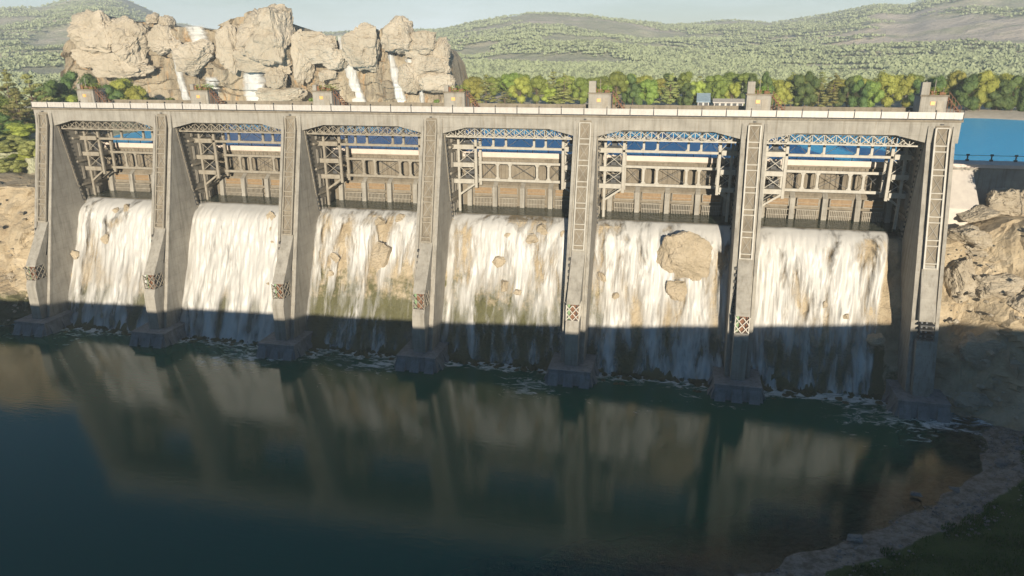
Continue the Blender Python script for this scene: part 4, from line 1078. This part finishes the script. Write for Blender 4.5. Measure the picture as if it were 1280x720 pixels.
for x in xs:
    zt = float(np.interp(x, cxs, czs))-1.0
    for s in zs:
        z = 25+(zt-25)*s
        y = wall_y(x, z, s)
        vs.append((x+fbm(x, z, 9, 3, .1)*1.2, y, z+fbm(x, z, 19, 3, .1)*1.0))
nf = grid_faces(len(xs), len(zs)); nn = len(vs)
# thickness: top and back
for x in xs:
    zt = float(np.interp(x, cxs, czs)); vs.append((x, YC+24+fbm(x, 0, 0, 2, .1)*4, zt-5)); vs.append((x, YC+34, 24))
for i in range(len(xs)-1):
    a, b = i*len(zs)+len(zs)-1, (i+1)*len(zs)+len(zs)-1
    nf.append((a, b, nn+2*(i+1), nn+2*i)); nf.append((nn+2*i, nn+2*(i+1), nn+2*(i+1)+1, nn+2*i+1))
for e in (0, len(xs)-1):
    col_ = [e*len(zs)+j for j in range(len(zs))]; nf.append(tuple(col_+[nn+2*e, nn+2*e+1]))
tag(mesh_obj('rock_cliff', vs, nf, M['cliffwall']), 'streaked tan cliff wall rising from the far side of the reservoir', 'cliff')
CB = [  # u, v, w, h, depth offset towards us, label, seed, blocky
    (126, 42, 78, 62, 6, 'huge rounded boulder at the far left end of the cliff', .3), (162, 55, 58, 56, 8, 'lumpy boulder right of the huge leftmost one on the cliff', .4), (150, 82, 92, 32, 9, 'wide low slab under the two leftmost cliff boulders', .6), (112, 72, 40, 26, 8, 'small bulge under the left edge of the leftmost cliff boulder', .4),
    (192, 24, 18, 14, 4, 'small knob on the cliff top, left one of two', .3), (209, 28, 20, 16, 4, 'small knob on the cliff top, right one of two', .3), (205, 50, 34, 36, 9, 'jutting boulder left of the upper cascade of the cliff', .4), (222, 58, 16, 18, 11, 'small block wedged above the narrow left cascade', .4),
    (245, 73, 50, 38, 11, 'rounded square boulder beneath the upper cascade', .8), (290, 62, 34, 60, 6, 'leaning slab left of the tallest cliff block', .6), (333, 44, 66, 66, 9, 'tallest peaked block at the middle of the cliff', .75), (330, 76, 70, 28, 11, 'wide ledge block under the tallest peaked block', .8),
    (346, 98, 26, 26, 12, 'nose-shaped rock below the wide ledge block', .5), (352, 118, 62, 20, 11, 'low slab at the waterline under the nose-shaped rock', .8), (378, 70, 26, 62, 7, 'tall narrow rock right of the wide ledge block', .6), (402, 62, 50, 34, 9, 'squared boulder right of centre on the cliff', .8), (418, 74, 32, 24, 11, 'small boulder leaning on the squared one right of centre', .6), (411, 95, 26, 16, 9, 'loose stone hanging below the squared boulder', .4), (392, 46, 36, 14, 5, 'flat rock on the cliff top right of the tallest block', .6),
    (455, 58, 44, 52, 11, 'diamond-shaped block between the two right cascades', .75), (500, 44, 42, 44, 9, 'peaked block right of the thin cascade', .75), (530, 54, 40, 30, 9, 'rounded block at the upper right of the cliff', .6), (518, 60, 24, 30, 8, 'small block tucked between the two upper right blocks', .5), (552, 72, 20, 50, 7, 'tall column of rock at the right end of the cliff', .5), (538, 82, 46, 28, 10, 'horizontal slab on the right face of the cliff', .8), (546, 105, 44, 24, 11, 'lower slab at the right foot of the cliff', .8), (514, 98, 32, 34, 10, 'angular rock left of the lower right slab', .6)]
for q, (u, v_, w, h, off, lab, bl) in enumerate(CB):
    p = at(u, v_, YC-2.5-off*.5); k_ = (p-CAM).dot(Fv)/FPX
    rock('cliff_block', p, (w*k_*1.1, max(7, min(w, h)*k_*.9), h*k_*1.1), 200+q, lab, 'boulder', M['cliff'], rot=(0, random.uniform(-.12, .12), random.uniform(-.3, .3)), sub=4, rough=.11, npt=24, blocky=bl, group='giant blocks of the cliff')
def cascade(pts, w0, w1, seed, lab, cov=.56):
    n_ = 60; vs, uv = [], []; nx = 14
    for b in range(n_+1):
        t = b/n_; f = t*(len(pts)-1); i = min(int(f), len(pts)-2); f -= i
        u = pts[i][0]+(pts[i+1][0]-pts[i][0])*f; v_ = pts[i][1]+(pts[i+1][1]-pts[i][1])*f; y = pts[i][2]+(pts[i+1][2]-pts[i][2])*f
        c = at(u, v_, y); c = at(u, v_, min(wall_y(c.x+e_, c.z, (c.z-25)/30) for e_ in (-1.5, 0, 1.5))-1.1); k_ = (c-CAM).dot(Fv)/FPX; w = (w0+(w1-w0)*t)*k_
        for a in range(nx+1):
            e = a/nx*2-1; x = c.x+e*w/2
            vs.append((x+fbm(t*4, seed, 0, 2)*.4, c.y+e*e*1.2-fbm(x*.9, c.z*.1, seed, 3)*.7, c.z)); uv.append((x, t*4))
    fc = [(b*(nx+1)+a, b*(nx+1)+a+1, (b+1)*(nx+1)+a+1, (b+1)*(nx+1)+a) for b in range(n_) for a in range(nx)]
    o = mesh_obj('cascade', vs, fc, fall_mat('cascade_water_%d' % seed, seed, cov, .0, 1.0, (.6, .6, .58)), smooth=True)
    ul = o.data.uv_layers.new(name='UVMap'); li = np.zeros(len(o.data.loops), dtype=np.int32); o.data.loops.foreach_get('vertex_index', li)
    ul.data.foreach_set('uv', np.array(uv, dtype=np.float32)[li].ravel()); tag(o, lab, 'waterfall', 'cascades on the cliff')
    ee = []
    for b in range(n_+1):
        for a in range(nx+1): ee.append(max(smooth01(.45, 1, abs(a/nx*2-1)+.25*fbm(b*.15, a*.5, seed, 2)), smooth01(.12, 0, b/n_)))
    setattr_f(o.data, 'edge', ee)
cascade([(240, 31, YC-1), (246, 46, YC-6), (250, 60, YC-7)], 34, 26, 21, 'short upper cascade above the rounded square boulder', .68)
cascade([(214, 60, YC-8), (224, 100, YC-8.5), (234, 133, YC-9)], 7, 16, 22, 'narrow white cascade at the left of the cliff', .85)
cascade([(262, 95, YC-7), (264, 115, YC-7), (266, 133, YC-8)], 20, 24, 23, 'faint cascade under the rounded square boulder', .6)
cascade([(314, 88, YC-7), (316, 110, YC-8), (318, 133, YC-9)], 34, 38, 24, 'broad strands falling under the tallest cliff block', .72)
cascade([(422, 42, YC-5), (434, 80, YC-8), (448, 133, YC-9)], 9, 25, 25, 'cascade left of the diamond-shaped block', .82)
cascade([(481, 42, YC-7), (492, 90, YC-9), (502, 133, YC-10)], 6, 19, 26, 'tall thin cascade right of the diamond-shaped block', .88)
cascade([(512, 72, YC-8), (514, 84, YC-8), (516, 92, YC-8)], 20, 16, 27, 'short faint cascade under the peaked right block', .62)
cascade([(524, 96, YC-8), (526, 115, YC-8.5), (527, 133, YC-9)], 6, 9, 28, 'small cascade beside the lower right slab', .72)

# ------------------------------------------------------------------ haze
hz = MB().box(-2600, 2300, -560, 2700, -6, 205).build('haze', M['dark'])
hm = bpy.data.materials.new('haze'); hm.use_nodes = True; t = hm.node_tree; t.nodes.clear()
ou = t.nodes.new('ShaderNodeOutputMaterial'); pv = t.nodes.new('ShaderNodeVolumePrincipled')
pv.inputs['Color'].default_value = (.85, .94, 1, 1); pv.inputs['Density'].default_value = .00038; pv.inputs['Anisotropy'].default_value = 0
t.links.new(pv.outputs[0], ou.inputs['Volume']); hz.data.materials.clear(); hz.data.materials.append(hm)
tag(hz, 'pale haze over the valley', 'haze', kind='stuff')

for o in S.objects:
    lb_ = o.get('label')
    if lb_ and not 4 <= len(lb_.split()) <= 16: print('LABEL LEN', len(lb_.split()), lb_)
